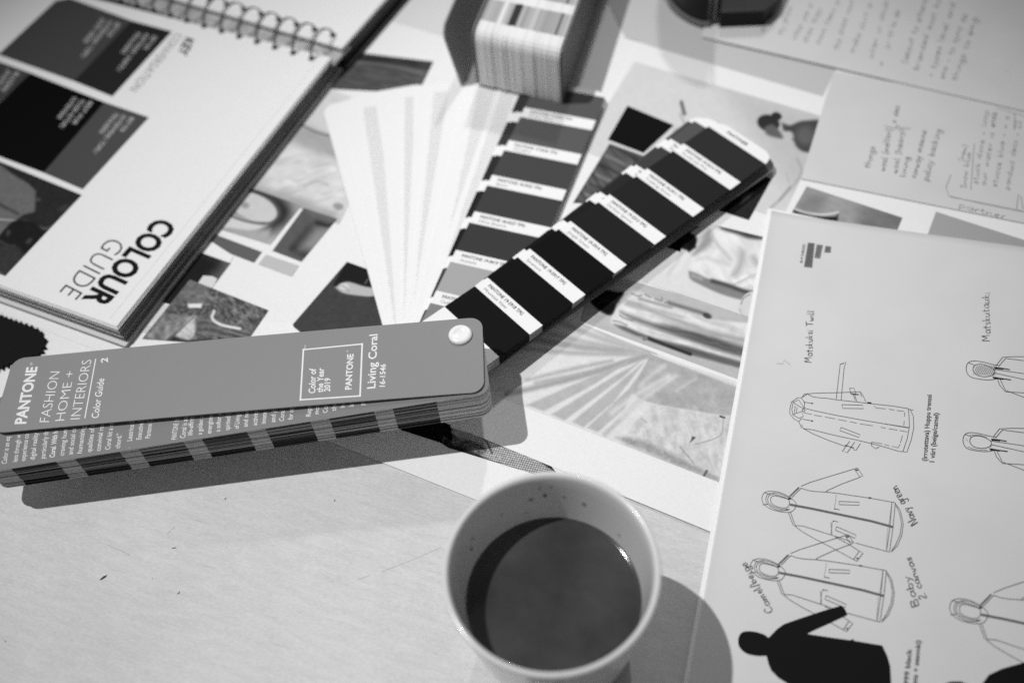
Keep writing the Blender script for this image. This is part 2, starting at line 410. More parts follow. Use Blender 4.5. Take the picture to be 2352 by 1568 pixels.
def p_scarf(X, Y):
    p = Paint(X, Y, 95); p.noise(65, 4.5, .8, 1.6).noise(22, 18)
    p.poly(A((300,1155),(420,1190),(380,1290),(220,1290)), 112, 18, tex=30, sc=8)
    p.poly(A((180,1330),(260,1275),(330,1290),(460,1310),(430,1345),(300,1360),(200,1350)), 88, 4, True, 60, 4)
    p.poly(A((50,1480),(180,1345),(330,1358),(200,1470),(150,1520)), 128, 5, tex=50, sc=12)
    p.poly(A((215,1475),(330,1355),(350,1410),(320,1480),(280,1490)), 188, 6, True, 40, 10)
    p.poly(A((335,1365),(470,1370),(560,1420),(650,1435),(640,1475),(500,1470),(340,1470)), 92, 6, tex=30, sc=6)
    folds(p, A((335,1365),(560,1425),(650,1440),(640,1475),(340,1470)), .3, 3.2, 26, 9, 4, ph=6.)
    folds(p, A((215,1475),(330,1355),(350,1410),(320,1480)), .9, 7, 22, 3, 5)
    for k in range(5): p.line(A((350,1375+k*18),(450,1385+k*18),(560,1425+k*14),(640,1450+k*10)), 1.6, 60 if k%2 else 125, 2)
    p.poly(A((295,1290),(375,1288),(370,1312),(300,1312)), 225, 2); p.line(A((440,1330),(430,1370),(480,1405),(580,1425)), 6, 225, 2.5)
    p.poly(A((150,1520),(215,1465),(300,1490),(420,1480),(420,1540)), 40, 6, tex=60, sc=5)
    p.line(A((160,1520),(330,1362)), 1.6, 70, 1.5)
    return p.T
photo('scarf_photo', A((308,1158),(735,1325),(600,1520),(48,1480)), z + .3, p_scarf, R, 1.7)
def p_knit(X, Y):
    p = Paint(X, Y, 62); p.noise(9, 5, .4, 2)
    p.poly([(797,600),(848,618),(866,690),(800,664),(765,655)], 18, 2)
    p.poly([(770,660),(784,652),(800,647),(835,657),(862,663),(866,678),(830,682),(790,674)], 178, 3, True); p.blob((790,658), 12, 8, .2, 205, .6)
    p.line([(784,655),(793,660),(800,667)], 2, 120, 1.5); p.line([(838,652),(846,640)], 2, 130, 1.5)
    p.poly([(755,668),(800,676),(866,684),(900,790),(640,790),(670,745)], 62, 3, tex=10, sc=5)
    return p.T
photo('knitwear_photo', [(797,601),(847,619),(900,790),(640,790-8)], z + .35, p_knit, R)
mb = MB(); inkpoly(mb, [(670,742),(600,742),(600,800),(698,800),(690,763),(676,752)], z + .4, CARD); mb.build('page_patch', R)
def p_cloth(X, Y):
    p = Paint(X, Y, 78); p.poly([(800,120),(1000,143),(990,160),(790,145)], 60, 5); p.line([(815,131),(900,140),(985,158)], 4, 38, 3); p.line([(810,143),(900,152),(975,170)], 3, 110, 3)
    p.line([(790,128),(860,132),(985,146)], 4, 45, 3)
    folds(p, [(815,120),(996,142),(960,205),(780,205)], .16, 5, 16, 8, 4, False)
    return p.noise(8, 8, .15, 4).T
photo('folded_cloth_photo', [(815,120),(996,142),(960,215),(760,205)], z, p_cloth, R)
mb = MB(); inkpoly(mb, [(880,44),(1030,88),(1110,60),(1080,-60),(930,-60)], z, tone(212)); mb.build('pale_panel', R)

# ================================================================== RIGHT MOOD BOARD
Q = sheet('mood_board_sheet', [(1017,968),(1636,1222),(2060,1400),(2700,300),(1560,-80),(1400,225),(1200,620)], ZQ, PAPER)
tag(Q, 'large white mood board with palm shadow, skirt and blouse photos under the mug', 'mood board', 'mood boards on the table')
# woven photo lies on the left board, peeking out below the edge of the right one
def p_woven(X, Y):
    p = Paint(X, Y, 34)
    t = np.sin((X * .45 + Y * .9) * .95) * np.sin((X * .9 - Y * .5) * .75)
    band = [(1025,985),(1095,985),(1130,1006),(1180,1030),(1240,1060),(1300,1100),(1250,1110),(1180,1075),(1110,1050),(1070,1020)]
    p.poly(band, 150, 3, tex=0); q = Paint(X, Y, 0); q.poly(band[1:], 1, 3); p.T = p.T + q.T * (70 * t + 40 * vnoise(X / 2.5, Y / 2.5))
    p.poly([(1030,1000),(1080,1010),(1120,1030),(1105,1045),(1040,1020)], 95, 5, tex=70, sc=5)
    p.poly([(905,975),(1020,1000),(1014,1020),(921,987)], 28, 2)
    p.line([(1022,975),(1035,990),(1010,1015)], 6, 85, 3); p.line([(1060,985),(1110,1005),(1130,1040)], 3, 40, 3)
    return p.noise(14, 4).T
photo('woven_photo', [(905,945),(1240,1040),(1300,1110),(1030,1028)], ZR + .12, p_woven, R)
mb = MB(); inkpoly(mb, [(905,940),(921,987),(1014,1017),(1018,1000),(1040,1014),(1030,940)], ZR + .18, tone(30)); mb.build('dark_print', R)
def z2(x, y): return (1225 + x / 3.938, 520.6 + y / 3.938)
def B(*p): return [z2(*q) for q in p]
def zC(x, y): return (1378 + x / 3.2, 704.3 + y / 3.2)
def Cc(*p): return [zC(*q) for q in p]
z = ZQ + .06
def p_palm(X, Y):
    p = Paint(X, Y, 216)
    # upper left fan of dark streaks
    ap = (1500, 812)
    for (x, y), wd, t in (((1180,745),10,178),((1190,772),15,165),((1195,800),10,175),((1230,880),10,172),((1165,905),12,160),((1262,730),12,178),((1330,735),10,180)):
        p.line([(x, y), ((x+ap[0])/2, (y+ap[1])/2 + 6), ap], wd, t, 6)
    V5 = lambda *q: [(918.75 + x / 2.528, 528 + y / 2.528) for x, y in q]
    for pts in (((735,1015),(835,1052),(1120,900),(1290,790),(1340,755),(1230,800),(1000,900)), ((880,1070),(955,1105),(1150,960),(1300,850),(1400,760),(1240,850)),
                ((1000,1112),(1065,1145),(1240,1000),(1420,765),(1280,880)), ((1085,1148),(1150,1172),(1300,1040),(1440,770),(1330,920))):
        p.poly(V5(*pts), 176, 4)
    p.line(V5((735,872),(900,830),(1100,785),(1230,760)), 8, 172, 6)
    p.line(V5((1190,1185),(1300,1080),(1420,960)), 9, 180, 7)
    p.poly(Cc((370,350),(1010,590),(1000,800),(900,800),(430,720),(330,690),(230,640)), 170, 3, tex=14, sc=14)
    for q_, w_ in ((((1395,905),(1450,850),(1530,790)),9),(((1230,1060),(1400,940),(1560,850)),13),(((1290,1080),(1440,960),(1600,850)),11)): p.line(V5(*q_), w_, 214, 9, a=.8)
    for q_ in (((1600,935),(1720,860)),): p.line(V5(*q_), 4, 195, 5)
    p.poly(Cc((400,715),(900,805),(975,805),(930,1260),(700,1150),(340,1000),(200,930),(280,820)), 200, 5, tex=22, sc=16)
    folds(p, Cc((400,735),(900,815),(960,1230),(700,1130),(340,980),(230,900)), 1.35, 9, 13, 3, 14, ph=4.)
    for x in (380, 500, 640, 790): p.line([zC(x, 740), zC(x + 10, 860), zC(x - 20, 980)], 12, 180, 20, a=.5)
    p.line([zC(885,805), zC(915,815)], 4, 60, 2); p.line([zC(905,815), zC(903,880), zC(880,950), zC(740,1000), zC(700,1010)], 1.6, 150, 2)
    p.poly(Cc((680,950),(705,960),(660,1000)), 80, 2); p.line([zC(590,1030), zC(640,1090), zC(690,1150)], 1.8, 135, 2)
    p.poly(Cc((340,985),(560,1090),(700,1160),(885,1255),(880,1300),(200,1010),(120,960),(190,950)), 160, 8, tex=26, sc=8)
    p.line([zC(765,1240), zC(785,1205)], 5, 90, 2)
    p.line([zC(300,820), zC(345,850)], 1.5, 150, 2)
    return p.noise(9, 3).noise(8, 22, .4, 1.5).T
photo('palm_shadow_photo', [(1110,655),(1740,902),(1690,1122),(1020,862)], z, p_palm, Q, 1.8)
def p_skirt(X, Y):
    p = Paint(X, Y, 180)
    p.poly(B((900,575),(860,600),(800,680),(710,800),(720,890),(900,950),(1050,990),(1400,1120),(1900,1300),(2100,1330),(2100,930),(1600,830),(1200,700),(1000,600)), 205, 5, True, 14, 14)
    folds(p, B((900,600),(800,700),(720,860),(1050,980),(1500,1120),(2100,1330),(2100,930),(1600,840),(1200,710)), .29, 9, 20, 9, 10, ph=2.3)
    p.line(B((850,690),(1000,730),(1200,810),(1450,900),(1700,980),(2000,1040)), 7, 150, 9)
    p.line(B((960,650),(1100,690),(1250,730)), 5, 140, 5)
    p.poly(B((790,772),(920,815),(1080,870),(1300,900),(1600,985),(2050,1130),(2050,1230),(1700,1130),(1350,1010),(1050,900),(900,845)), 100, 9); p.poly(B((1250,920),(1700,1040),(2050,1150),(2050,1190),(1700,1090)), 84, 9)
    p.poly(B((730,885),(830,900),(960,960),(1100,1010),(1400,1080),(1900,1225),(2050,1265),(2050,1310),(1850,1275),(1400,1150),(1150,1040),(930,985),(800,930)), 92, 5)
    p.line(B((1040,1010),(1200,1070),(1420,1150)), 8, 40, 3); p.poly(B((980,1010),(1030,990),(1040,1020),(1000,1035)), 120, 2)
    p.line(B((780,800),(830,830),(900,850)), 2, 110, 2); p.line(B((720,850),(780,860),(850,890)), 2, 120, 2)
    p.line(B((1230,690),(1400,740),(1560,790),(1600,815)), 7, 105, 5); p.blob(z2(1570,805), 10, 6, .4, 70, .6)
    for a in (((890,600),(940,625),(980,620)),((1010,610),(1060,640)),((1100,650),(1160,670),(1160,640)),((1190,690),(1230,670))): p.line(B(*a), 2.2, 120, 2)
    p.poly(B((480,620),(530,570),(640,570),(760,590),(820,600),(760,690),(700,800),(560,730)), 16, 4, True)
    for k in range(4): p.line(B((600,600+k*20),(680,610+k*22),(780,625+k*20)), 1, 50, 1.5)
    folds(p, B((1000,860),(1300,900),(2050,1140),(2050,1310),(1300,1110)), .28, 5, 14, 14, 6, ph=5.)
    return p.noise(8, 6, .3, 3).T
photo('skirt_photo', B((560,400),(2100,820),(2020,1440),(420,850)), z + .05, p_skirt, Q, 1.8)
mb = MB(); inkpoly(mb, B((1060,1140),(1080,1160),(2060,1515),(2060,1475)), z + .12, tone(214)); mb.build('white_rule', Q)
def p_blouse2(X, Y):
    p = Paint(X, Y, 214)
    p.poly(B((1290,190),(1400,220),(1370,330),(1300,420),(1220,420)), 222, 14); p.line(B((1340,240),(1290,330),(1220,430)), 5, 195, 8)
    p.poly(B((1560,60),(1600,20),(1750,40),(2100,120),(2100,600),(1900,580),(1700,530),(1560,470),(1450,420),(1400,380),(1420,290),(1500,230)), 218, 4, True)
    folds(p, B((1560,60),(1750,40),(2050,120),(2050,600),(1700,530),(1420,400),(1430,290),(1520,200)), .95, 16, 17, 3, 12, ph=7.7)
    folds(p, B((1800,430),(2050,380),(2050,600),(1850,560)), -.35, 7, 16, 5, 10, ph=1.7)
    p.poly(B((1560,60),(1600,30),(1620,120),(1560,200),(1440,260),(1500,160)), 150, 8, True)
    p.line(B((1600,60),(1680,180),(1780,300)), 5, 178, 9); p.poly(B((1870,190),(1920,230),(1910,330),(1860,430),(1790,440),(1840,340)), 172, 12, True); p.line(B((1990,280),(2030,330)), 10, 165, 12)
    p.line(B((1480,300),(1560,280),(1650,310),(1780,340)), 4, 196, 9); p.line(B((1820,520),(1930,470),(2030,430)), 3, 180, 4); p.line(B((1440,320),(1560,380)), 3, 228, 5)
    p.poly(B((1680,0),(1850,0),(2100,30),(2100,110),(1950,105),(1850,70),(1720,30)), 62, 6, True)
    p.poly(B((1405,400),(1460,415),(1560,460),(1720,510),(1860,560),(1990,610),(1980,670),(1880,660),(1700,610),(1500,520),(1420,470)), 128, 4, True)
    p.line(B((1620,490),(1760,530),(1900,580),(2000,600)), 8, 60, 6); p.line(B((1440,440),(1520,470)), 6, 165, 6)
    p.line(B((1880,700),(1870,760),(1940,850)), 1.4, 105, 1.5); p.line(B((1905,640),(1935,760),(1960,830)), 1.4, 130, 1.5); p.blob(z2(1960,700), 22, 30, .4, 205, .1)
    p.line(B((1880,700),(1900,650),(1960,610)), 1.6, 100, 1.5)
    p.poly(B((1180,150),(1410,220),(1470,190),(1475,120),(1400,60),(1500,0),(1300,-60),(1150,60)), 30, 3); p.poly(B((1390,40),(1475,95),(1460,170),(1400,225)), 18, 4, True)
    return p.noise(5, 8).T
photo('blouse_photo', B((1340,-90),(2150,110),(2050,850),(980,490)), z + .1, p_blouse2, Q, 1.8)
mb = MB(); inkpoly(mb, B((1180,-120),(1420,-120),(1330,230),(1130,160)), z + .16, tone(26)); mb.build('dark_print', Q)
def p_top(X, Y):
    p = Paint(X, Y, 205); p.poly([(1650,190),(1900,262),(1900,480),(1800,420)], 186, 40)
    p.blob((1765,283), 26, 19, .25, 34, .2); p.blob((1784,267), 12, 9, .3, 28, .3); p.poly([(1756,292),(1775,286),(1792,303),(1798,318),(1780,316),(1760,308)], 92, 4, True)
    p.poly([(1796,282),(1815,288),(1845,278),(1900,282),(1900,345),(1852,350),(1828,335),(1820,305),(1800,300)], 62, 4, True); p.blob((1850,312), 22, 22, 0, 92, 1.2)
    p.line([(1820,320),(1860,342)], 3, 70, 3)
    p.line([(1832,365),(1840,400),(1800,450),(1770,478)], 4, 160, 5); p.line([(1815,430),(1790,460)], 3, 140, 4); p.line([(1806,395),(1812,420)], 1.5, 165, 3)
    p.line([(1565,235),(1572,262)], 7, 75, 3); p.line([(1562,262),(1572,285),(1580,300)], 3, 150, 4)
    p.poly([(1550,300),(1600,282),(1600,330),(1545,330)], 120, 9)
    return p.noise(5, 10).T
photo('woman_portrait_photo', [(1458,142),(1905,272),(1795,505),(1330,345)], z, p_top, Q, 2)
mb = MB(); inkpoly(mb, [(1441,243),(1548,288),(1478,352),(1396,321)], z + .06, tone(14)); mb.build('black_chip', Q)
def p_pleat(X, Y):
    p = Paint(X, Y, 72)
    for k in range(7): p.line([(1404 - k*12, 335 + k*22), (1450 - k*6, 360 + k*24), (1500, 400 + k*26)], 5, (115 if k % 2 else 35), 4)
    folds(p, [(1400,330),(1500,366),(1420,470),(1316,466)], .85, 6, 26, 8, 4, False)
    return p.noise(8, 6, .6, 3).T
photo('pleated_photo', [(1400,330),(1500,366),(1420,470),(1316,466)], z + .1, p_pleat, Q)
def p_black(X, Y):
    p = Paint(X, Y, 20); p.blob((1712,450), 14, 9, -.5, 60, 1.2).line([(1700,470),(1730,440)], 2, 70, 2); return p.noise(12, 6).T
photo('black_detail_photo', [(1728,388),(1772,412),(1720,505),(1640,480)], z + .2, p_black, Q)
mb = MB()
inkpoly(mb, [(1380,-30),(1435,85),(1500,108),(1890,222),(1930,140),(1700,-60)], z, tone(188)); mb.build('grey_panel', Q); mb = MB()
inkpoly(mb, [(2150,486),(2380,560),(2380,620),(2130,540)], z, tone(160)); mb.build('grey_panel', Q)
def p_hat2(X, Y):
    p = Paint(X, Y, 150); p.poly([(1850,440),(1900,450),(1870,500),(1820,490)], 128, 20); p.poly([(1980,470),(2100,480),(2100,560),(1960,540)], 115, 24)
    p.poly([(1822,480),(1832,486),(1860,495),(1890,498),(1920,498),(1925,490),(1922,525),(1835,520)], 20, 4)
    p.line([(1826,480),(1850,488),(1890,493),(1925,488)], 4, 215, 3); return p.noise(12, 10, .3, 2).T
photo('hat_detail_photo', [(1853,428),(2073,500),(2040,580),(1800,520)], z, p_hat2, Q)

# ================================================================== NOTE SHEETS
SN = sheet('note_sheet', [(1915,165),(1840,410),(2352,512),(2620,575),(2700,300)], 1.7, NOTE)
tag(SN, 'smaller white note sheet with short handwritten lists and a drawn frame', 'note sheet', 'handwritten note sheets')
LN = sheet('note_sheet', [(1612,85),(2352,255),(2760,345),(2860,-120),(2500,-330),(1700,-240)], 2.4, NOTE)
tag(LN, 'large white note sheet covered with long handwriting at the back right', 'note sheet', 'handwritten note sheets')
PEN = mat('pen_ink', .055, .6, .2); PEN2 = mat('faded_pen_ink', .17, .6, .2)
def c3(x, y): return (1568 + x / 3, y / 3)
mb = MB(); zz = 1.75
for t, a, b, h in (('things',(1290,1160),(1325,1010),44),('wool (melton)',(1395,1180),(1440,890),44),('wool (heavy)',(1480,1200),(1530,890),44),('x dec.',(1470,850),(1495,715),38),
                   ('lining',(1535,1220),(1560,1080),40),('norway maxine',(1610,1230),(1680,900),44),('policy backing',(1690,1250),(1780,890),46)):
    hand(mb, t, c3(*a), c3(*b), h / 3, zz, PEN, .42); mb.build('handwriting', SN); mb = MB()
lines(mb, [[c3(1395,868),c3(1440,880),c3(1465,888),c3(1478,866),c3(1500,880),c3(1570,888)]], zz, .45, PEN, True)
mb.build('handwriting', SN)
mb = MB()
for t, a, b in (('Snow blue',(1950,1300),(1985,1050)),('stuck done * loop',(2030,1270),(2110,760)),('our water is else',(2085,1280),(2170,770)),('stucce blue * = s',(2165,1290),(2250,800)),('panduct deco * 22',(2250,1310),(2335,830)),('(new)',(1935,1110),(1960,1000))):
    hand(mb, t, c3(*a), c3(*b), 13, zz, PEN2, .34); mb.build('handwriting', SN); mb = MB()
hand(mb, 'partner', c3(1900,1430), c3(2230,1510), 13, zz, PEN2, .34); mb.build('handwriting', SN); mb = MB()
lines(mb, [[c3(1850,1205),c3(1815,1290),c3(1835,1355),c3(2100,1405),c3(2352,1455)],[c3(1842,1352),c3(2100,1412),c3(2352,1462)],[c3(2315,1340),c3(2300,1440)],[c3(2330,1350),c3(2345,1440)],
           [c3(1985,1310),c3(2010,990)],[c3(2290,780),c3(2285,900)],[c3(2135,780),c3(2140,880)],[c3(2160,745),c3(2352,800)]], zz, .35, PEN2)
mb.build('handwriting', SN)
mb = MB(); zz = 2.45
rows = [((560,230),(610,40)),((680,240),(760,50)),((780,280),(900,30)),((860,300),(960,60)),((940,310),(1090,0)),((1070,345),(1180,0)),((1180,370),(1310,30)),((1310,410),(1430,-20)),((1375,470),(1500,60)),
        ((1540,440),(1690,0)),((1620,490),(1780,-10)),((1720,535),(1880,20)),((1800,550),(1960,100)),((1890,560),(2040,110))]
wds = ['about to', 'my phone', 'other use is', 'then they', 'some items or', 'the dress rows', 'make skirt a', 'when in doubt', '* yoke', '(about to efters', 'branded sust by', '* types level and', 'sno - to sync as', 'things to emg.']
for i, (a, b) in enumerate(rows): mb = MB(); hand(mb, wds[i], c3(*a), c3(*b), 14, zz, PEN2 if i < 9 else PEN, .36); mb.build('handwriting', LN)

# ================================================================== SKETCH SHEET
def sketch_sheet():
    A0, A1 = at((1772,486), 3), at((1583,1567), 3); e = A1 - A0; e /= np.linalg.norm(e)
    n = np.array([-e[1], e[0], 0]); nx, ny = 60, 60; mb = MB(); V = []; Fc = []
    if n[0] < 0: n = -n
    for j in range(ny + 1):
        for i in range(nx + 1):
            u = i / nx; v = j / ny; x = (u ** 1.6) * 330; y = -0 + v * 400
            P = A0 + n * x + e * y
            zc = 3.0 + 1.6 * math.exp(-x / 5.0) * .6 + 2.6 * math.exp(-((x / 90 - 2.0) ** 2)) * math.exp(-y / 14.) 
            V.append((P[0], P[1], zc))
    for j in range(ny):
        for i in range(nx):
            a = j * (nx + 1) + i; Fc.append([a, a + nx + 1, a + nx + 2, a + 1])
    mb.add(V, Fc, SKETCH); o = mb.build('sketch_sheet', smooth=True)
    me = o.data
    if me.polygons[0].normal.z < 0: me.flip_normals()
    md = o.modifiers.new('thickness', 'SOLIDIFY'); md.thickness = .0008; md.offset = -1
    return o
US = sheet('paper_sheet', [(1764,478),(1570,1567),(1545,1720),(2900,1760),(2900,640),(2100,545)], 2.15, CARD)
tag(US, 'blank white sheet under the coat sketches, only its bright left edge showing', 'paper')
SK = sketch_sheet(); tag(SK, 'big white sheet of printed coat line drawings with handwritten fabric notes', 'sketch sheet')
ZS = 3.14
BLK = mat('printed_black', .007, .7, .08); LINE = mat('printed_line', .05, .6, .2); LINE2 = mat('printed_grey_line', .20, .6, .2)
def c6(x, y): return (1568 + x / 3, 522.6 + y / 3)
def c9(x, y): return (1568 + x / 3, 1045.2 + y / 3)
def many(f, L): return [[f(*q) for q in l] for l in L]
# trench coat
mb = MB()
lines(mb, many(c6, [
 [(820,1170),(860,1145),(900,1140),(1060,1136),(1225,1130),(1245,1160),(1262,1200)], [(865,1150),(900,1165),(950,1172),(1000,1175),(1060,1185),(1200,1200),(1300,1212),(1450,1228),(1555,1245)],
 [(1058,1180),(1085,940),(1125,925),(1112,970),(1092,1185)], [(1085,940),(1112,935)], [(1098,1218),(1240,1222),(1245,1246),(1102,1244),(1098,1218)],
 [(830,1240),(900,1258),(1050,1290),(1225,1322),(1400,1352),(1555,1378)], [(1390,1350),(1560,1376)],
 [(820,1355),(830,1382),(900,1392),(960,1408),(1050,1430),(1200,1462),(1350,1498),(1500,1542)], [(830,1382),(900,1420),(1000,1462),(1120,1505)],
 [(1555,1245),(1560,1300),(1562,1370),(1548,1450),(1518,1540)], [(1570,1255),(1590,1300),(1592,1380),(1575,1460),(1545,1545),(1500,1540)], [(1555,1250),(1590,1256)],
 [(1092,1375),(1222,1425),(1215,1444),(1082,1396),(1092,1375)], [(1150,1105),(1180,1105),(1195,1145),(1160,1148),(1150,1105)], [(1155,1140),(1215,1148)],[(1160,1146),(1212,1152)],
 [(1150,1470),(1100,1540),(1135,1548),(1185,1475)], [(1120,1500),(1180,1515)],[(1118,1495),(1180,1520)],[(1175,1528),(1195,1532),(1225,1485)],
 [(1302,1478),(1300,1500),(1330,1522),(1355,1508)],
 [(750,1200),(740,1240),(738,1280),(765,1315),(800,1335),(820,1312)], [(750,1200),(790,1172),(815,1170),(840,1200),(838,1240)], [(755,1205),(800,1185),(835,1240),(815,1238),(765,1205)], [(762,1285),(820,1265),(832,1300),(800,1312),(762,1290)],
 [(760,1210),(752,1250),(760,1290)],[(775,1225),(770,1275)],[(788,1235),(785,1270)],[(832,1200),(892,1210)],[(825,1318),(892,1330)],[(822,1170),(838,1145),(868,1142)],[(800,1335),(820,1380)],
 [(1185,1150),(1200,1195)],[(1175,1150),(1190,1190)],[(1225,1130),(1232,1165)]]), ZS, .26, LINE)
lines(mb, many(c6, [[(835,1275),(890,1285)],[(905,1290),(960,1300)],[(980,1303),(1050,1316)],[(1070,1320),(1130,1332)],[(1150,1336),(1200,1345)],[(1220,1350),(1310,1364)],[(1365,1374),(1400,1380)],[(1420,1384),(1480,1394)],[(1495,1396),(1548,1406)],
 [(1320,1225),(1330,1240),(1400,1248)],[(1420,1250),(1460,1256)],[(1475,1258),(1525,1265)],[(1530,1270),(1528,1300)],[(1526,1330),(1524,1365)],[(1515,1430),(1500,1480)],[(1498,1490),(1485,1515),(1440,1505)],[(1425,1502),(1390,1492)],[(1375,1488),(1300,1475)]]), ZS, .22, LINE)
inkpoly(mb, [c6(1272,1200),c6(1300,1203),c6(1302,1212),c6(1272,1211)], ZS + .02, BLK)
for q in ((892,1209),(892,1330)): inkpoly(mb, [c6(q[0]-5,q[1]-4),c6(q[0]+6,q[1]-3),c6(q[0]+5,q[1]+5),c6(q[0]-5,q[1]+4)], ZS + .02, BLK)
lines(mb, [[c6(826,1248),c6(842,1252),c6(838,1266),c6(824,1262),c6(826,1248)]], ZS, .3, LINE, True)
mb.build('coat_drawing', SK)
# parkas
def parka(f, lm, wz=1.0):
    mb = MB(); o = ZS
    lines(mb, many(f, [
     [(600,245),(660,252),(725,280),(765,310),(782,335),(770,370),(740,390),(680,388),(610,370),(560,335),(546,295),(562,258),(600,245)],
     [(620,256),(670,264),(720,285),(750,300)],[(572,300),(580,275),(600,262),(640,258)],[(572,300),(578,325),(610,355),(660,378),(720,378)],
     [(585,300),(595,278),(620,268),(660,275),(700,288),(735,305)],[(585,300),(592,325),(625,352),(680,370),(740,372)]]), o, .24 * wz, lm, True)
    lines(mb, many(f, [[(605,305),(612,285),(635,278),(690,290),(730,305),(735,335),(720,358),(680,360),(640,348),(612,328),(605,305)]]), o, .26 * wz, lm, True)
    lines(mb, many(f, [
     [(740,285),(805,220)],[(752,290),(815,226)],[(733,282),(800,218)],[(815,212),(880,185),(1000,148),(1205,86)],[(1205,86),(1242,142),(1222,148)],[(1222,150),(1100,195),(1000,240),(985,252)],
     [(1185,96),(1222,150)],[(815,225),(860,240),(910,248),(985,252),(1060,260),(1280,292),(1465,325)],
     [(1078,316),(1218,322),(1216,343),(1076,338),(1078,316)],
     [(1465,325),(1450,490),(1425,665)],[(1442,322),(1428,490),(1405,655)],[(1465,330),(1500,380),(1520,470),(1510,550),(1480,620),(1437,665)],[(1470,345),(1495,400),(1508,470),(1498,545),(1470,610),(1440,655)],
     [(1425,665),(1300,632),(1190,602)],[(728,392),(762,482)],[(742,390),(775,480)],[(770,482),(830,486),(900,508),(1000,540),(1040,552),(1180,600)],[(770,484),(820,522),(900,568),(1010,625),(1200,728)],
     [(1200,728),(1243,672),(1222,662)],[(1222,662),(1150,615),(1050,560)],[(1178,715),(1215,660)],[(1060,490),(1195,548),(1188,570),(1052,514),(1060,490)],
     [(1040,450),(1072,458)],[(1050,368),(1082,374)],[(560,255),(600,268)],[(550,340),(590,335)],[(1022,460),(1028,545)],[(738,335),(770,342)]]), o, .25 * wz, lm)
    lines(mb, many(f, [[(1058,272),(1054,310),(1046,362)],[(1034,455),(1026,500),(1020,545)],[(1440,335),(1420,490)],[(1412,500),(1404,640)]]), o, .16, LINE2)
    lines(mb, many(f, [[(740,338),(900,368),(1100,410),(1300,452),(1448,492)]]), o + .02, 1.05, LINE2 if lm is LINE else lm)
    lines(mb, many(f, [[(740,334),(900,364),(1100,406),(1300,448),(1448,488)],[(738,343),(900,373),(1100,415),(1300,457),(1446,497)]]), o + .04, .3, lm)
    for q, s in (((1290,292),10),((1200,100),9),((1205,708),9),((1050,368),6),((1040,452),6),((735,298),9),((722,372),9)):
        inkpoly(mb, [f(q[0]-s,q[1]-s*.5),f(q[0]+s,q[1]-s*.3),f(q[0]+s,q[1]+s*.5),f(q[0]-s,q[1]+s*.4)], o + .05, BLK)
    return mb.build('coat_drawing', SK)
parka(c9, LINE)
f2 = lambda x, y: c9(x * 1.02 - 90 + (y - 300) * -.012, y * 1.04 + 455)
parka(f2, LINE, 1.1)
# right hand parka, cut by the frame
f3 = lambda x, y: c9(1840 + (x - 546) * 1.12, 985 + (y - 245) * 1.18)
parka(f3, mat('printed_grey', .12, .6, .2), 1.3)
# upper right hooded coats
def hooded(f, hatch):
    mb = MB()
    lines(mb, many(f, [[(2150,945),(2080,928),(2020,918),(1975,925),(1955,955),(1960,1000),(1990,1030),(2060,1045),(2120,1048),(2170,1040)]]), ZS, .32, LINE, True)
    lines(mb, many(f, [[(2145,975),(2100,950),(2050,940),(2010,950),(2002,985),(2030,1015),(2080,1026),(2130,1018),(2148,1000),(2145,975)]]), ZS, .34, LINE, True)
    lines(mb, many(f, [[(2150,945),(2185,950)],[(2160,950),(2205,892)],[(2178,955),(2225,900)],[(2205,892),(2290,888),(2500,890)],[(2225,900),(2352,916),(2500,930)],[(2148,1000),(2352,1045),(2500,1080)],[(2145,975),(2352,1005),(2500,1030)],
      [(2170,1045),(2185,1085),(2225,1130)],[(2185,1040),(2225,1120),(2352,1168),(2500,1230)],[(2225,1130),(2400,1140)],[(1965,930),(2010,945)],[(2145,1015),(2148,1000)]]), ZS, .3, LINE)
    lines(mb, many(f, [[(2148,962),(2200,968),(2255,978)],[(2135,1028),(2190,1038),(2262,1048)],[(2150,968),(2210,974)],[(2140,1035),(2210,1044)]]), ZS + .03, .55, BLK)
    if hatch:
        for k in range(12):
            x = 2010 + k * 12; lines(mb, many(f, [[(x, 950 + abs(k - 5)), (x + 26, 1018 - abs(k - 6))], [(x + 24, 948), (x - 8, 1012)]]), ZS + .02, .16, LINE2)
    else:
        lines(mb, many(f, [[(2000,935),(2060,935),(2120,950)],[(1985,1015),(2050,1035),(2120,1038)],[(1975,960),(1985,975)]]), ZS, .2, LINE, True)
    mb.build('coat_drawing', SK)
hooded(c6, True); hooded(lambda x, y: c6(x - 22, y + 493), False)
# black silhouettes
mb = MB()
inkpoly(mb, [c9(*q) for q in [tuple(p) for p in smooth([(592,1255),(560,1232),(500,1214),(440,1210),(400,1225),(382,1270),(392,1320),(440,1362),(510,1378),(578,1378)], 4)] + [(590,1430),(610,1480),(660,1530),(740,1580),(900,1680),(1200,1800),(1400,1720),(1430,1640),(1436,1560),(1430,1450),(1410,1380),(1375,1308),(1180,1275),(1180,1266),(1160,1266),(1155,1272),(1000,1250),(855,1228),(900,1205),(1000,1160),(1134,1098),(1120,1060),(1095,1032),(960,1072),(800,1125),(700,1160),(650,1195)]], ZS + .1, BLK)
mb.build('coat_drawing', SK)
mb = MB()
inkpoly(mb, [c9(*q) for q in [(1810,1570),(1850,1556),(1920,1556),(1960,1575),(2050,1590),(2110,1510),(2200,1468),(2352,1425),(2600,1350),(2700,1500),(2700,1800),(1800,1800)]], ZS + .06, BLK)
mb.build('coat_drawing', SK)
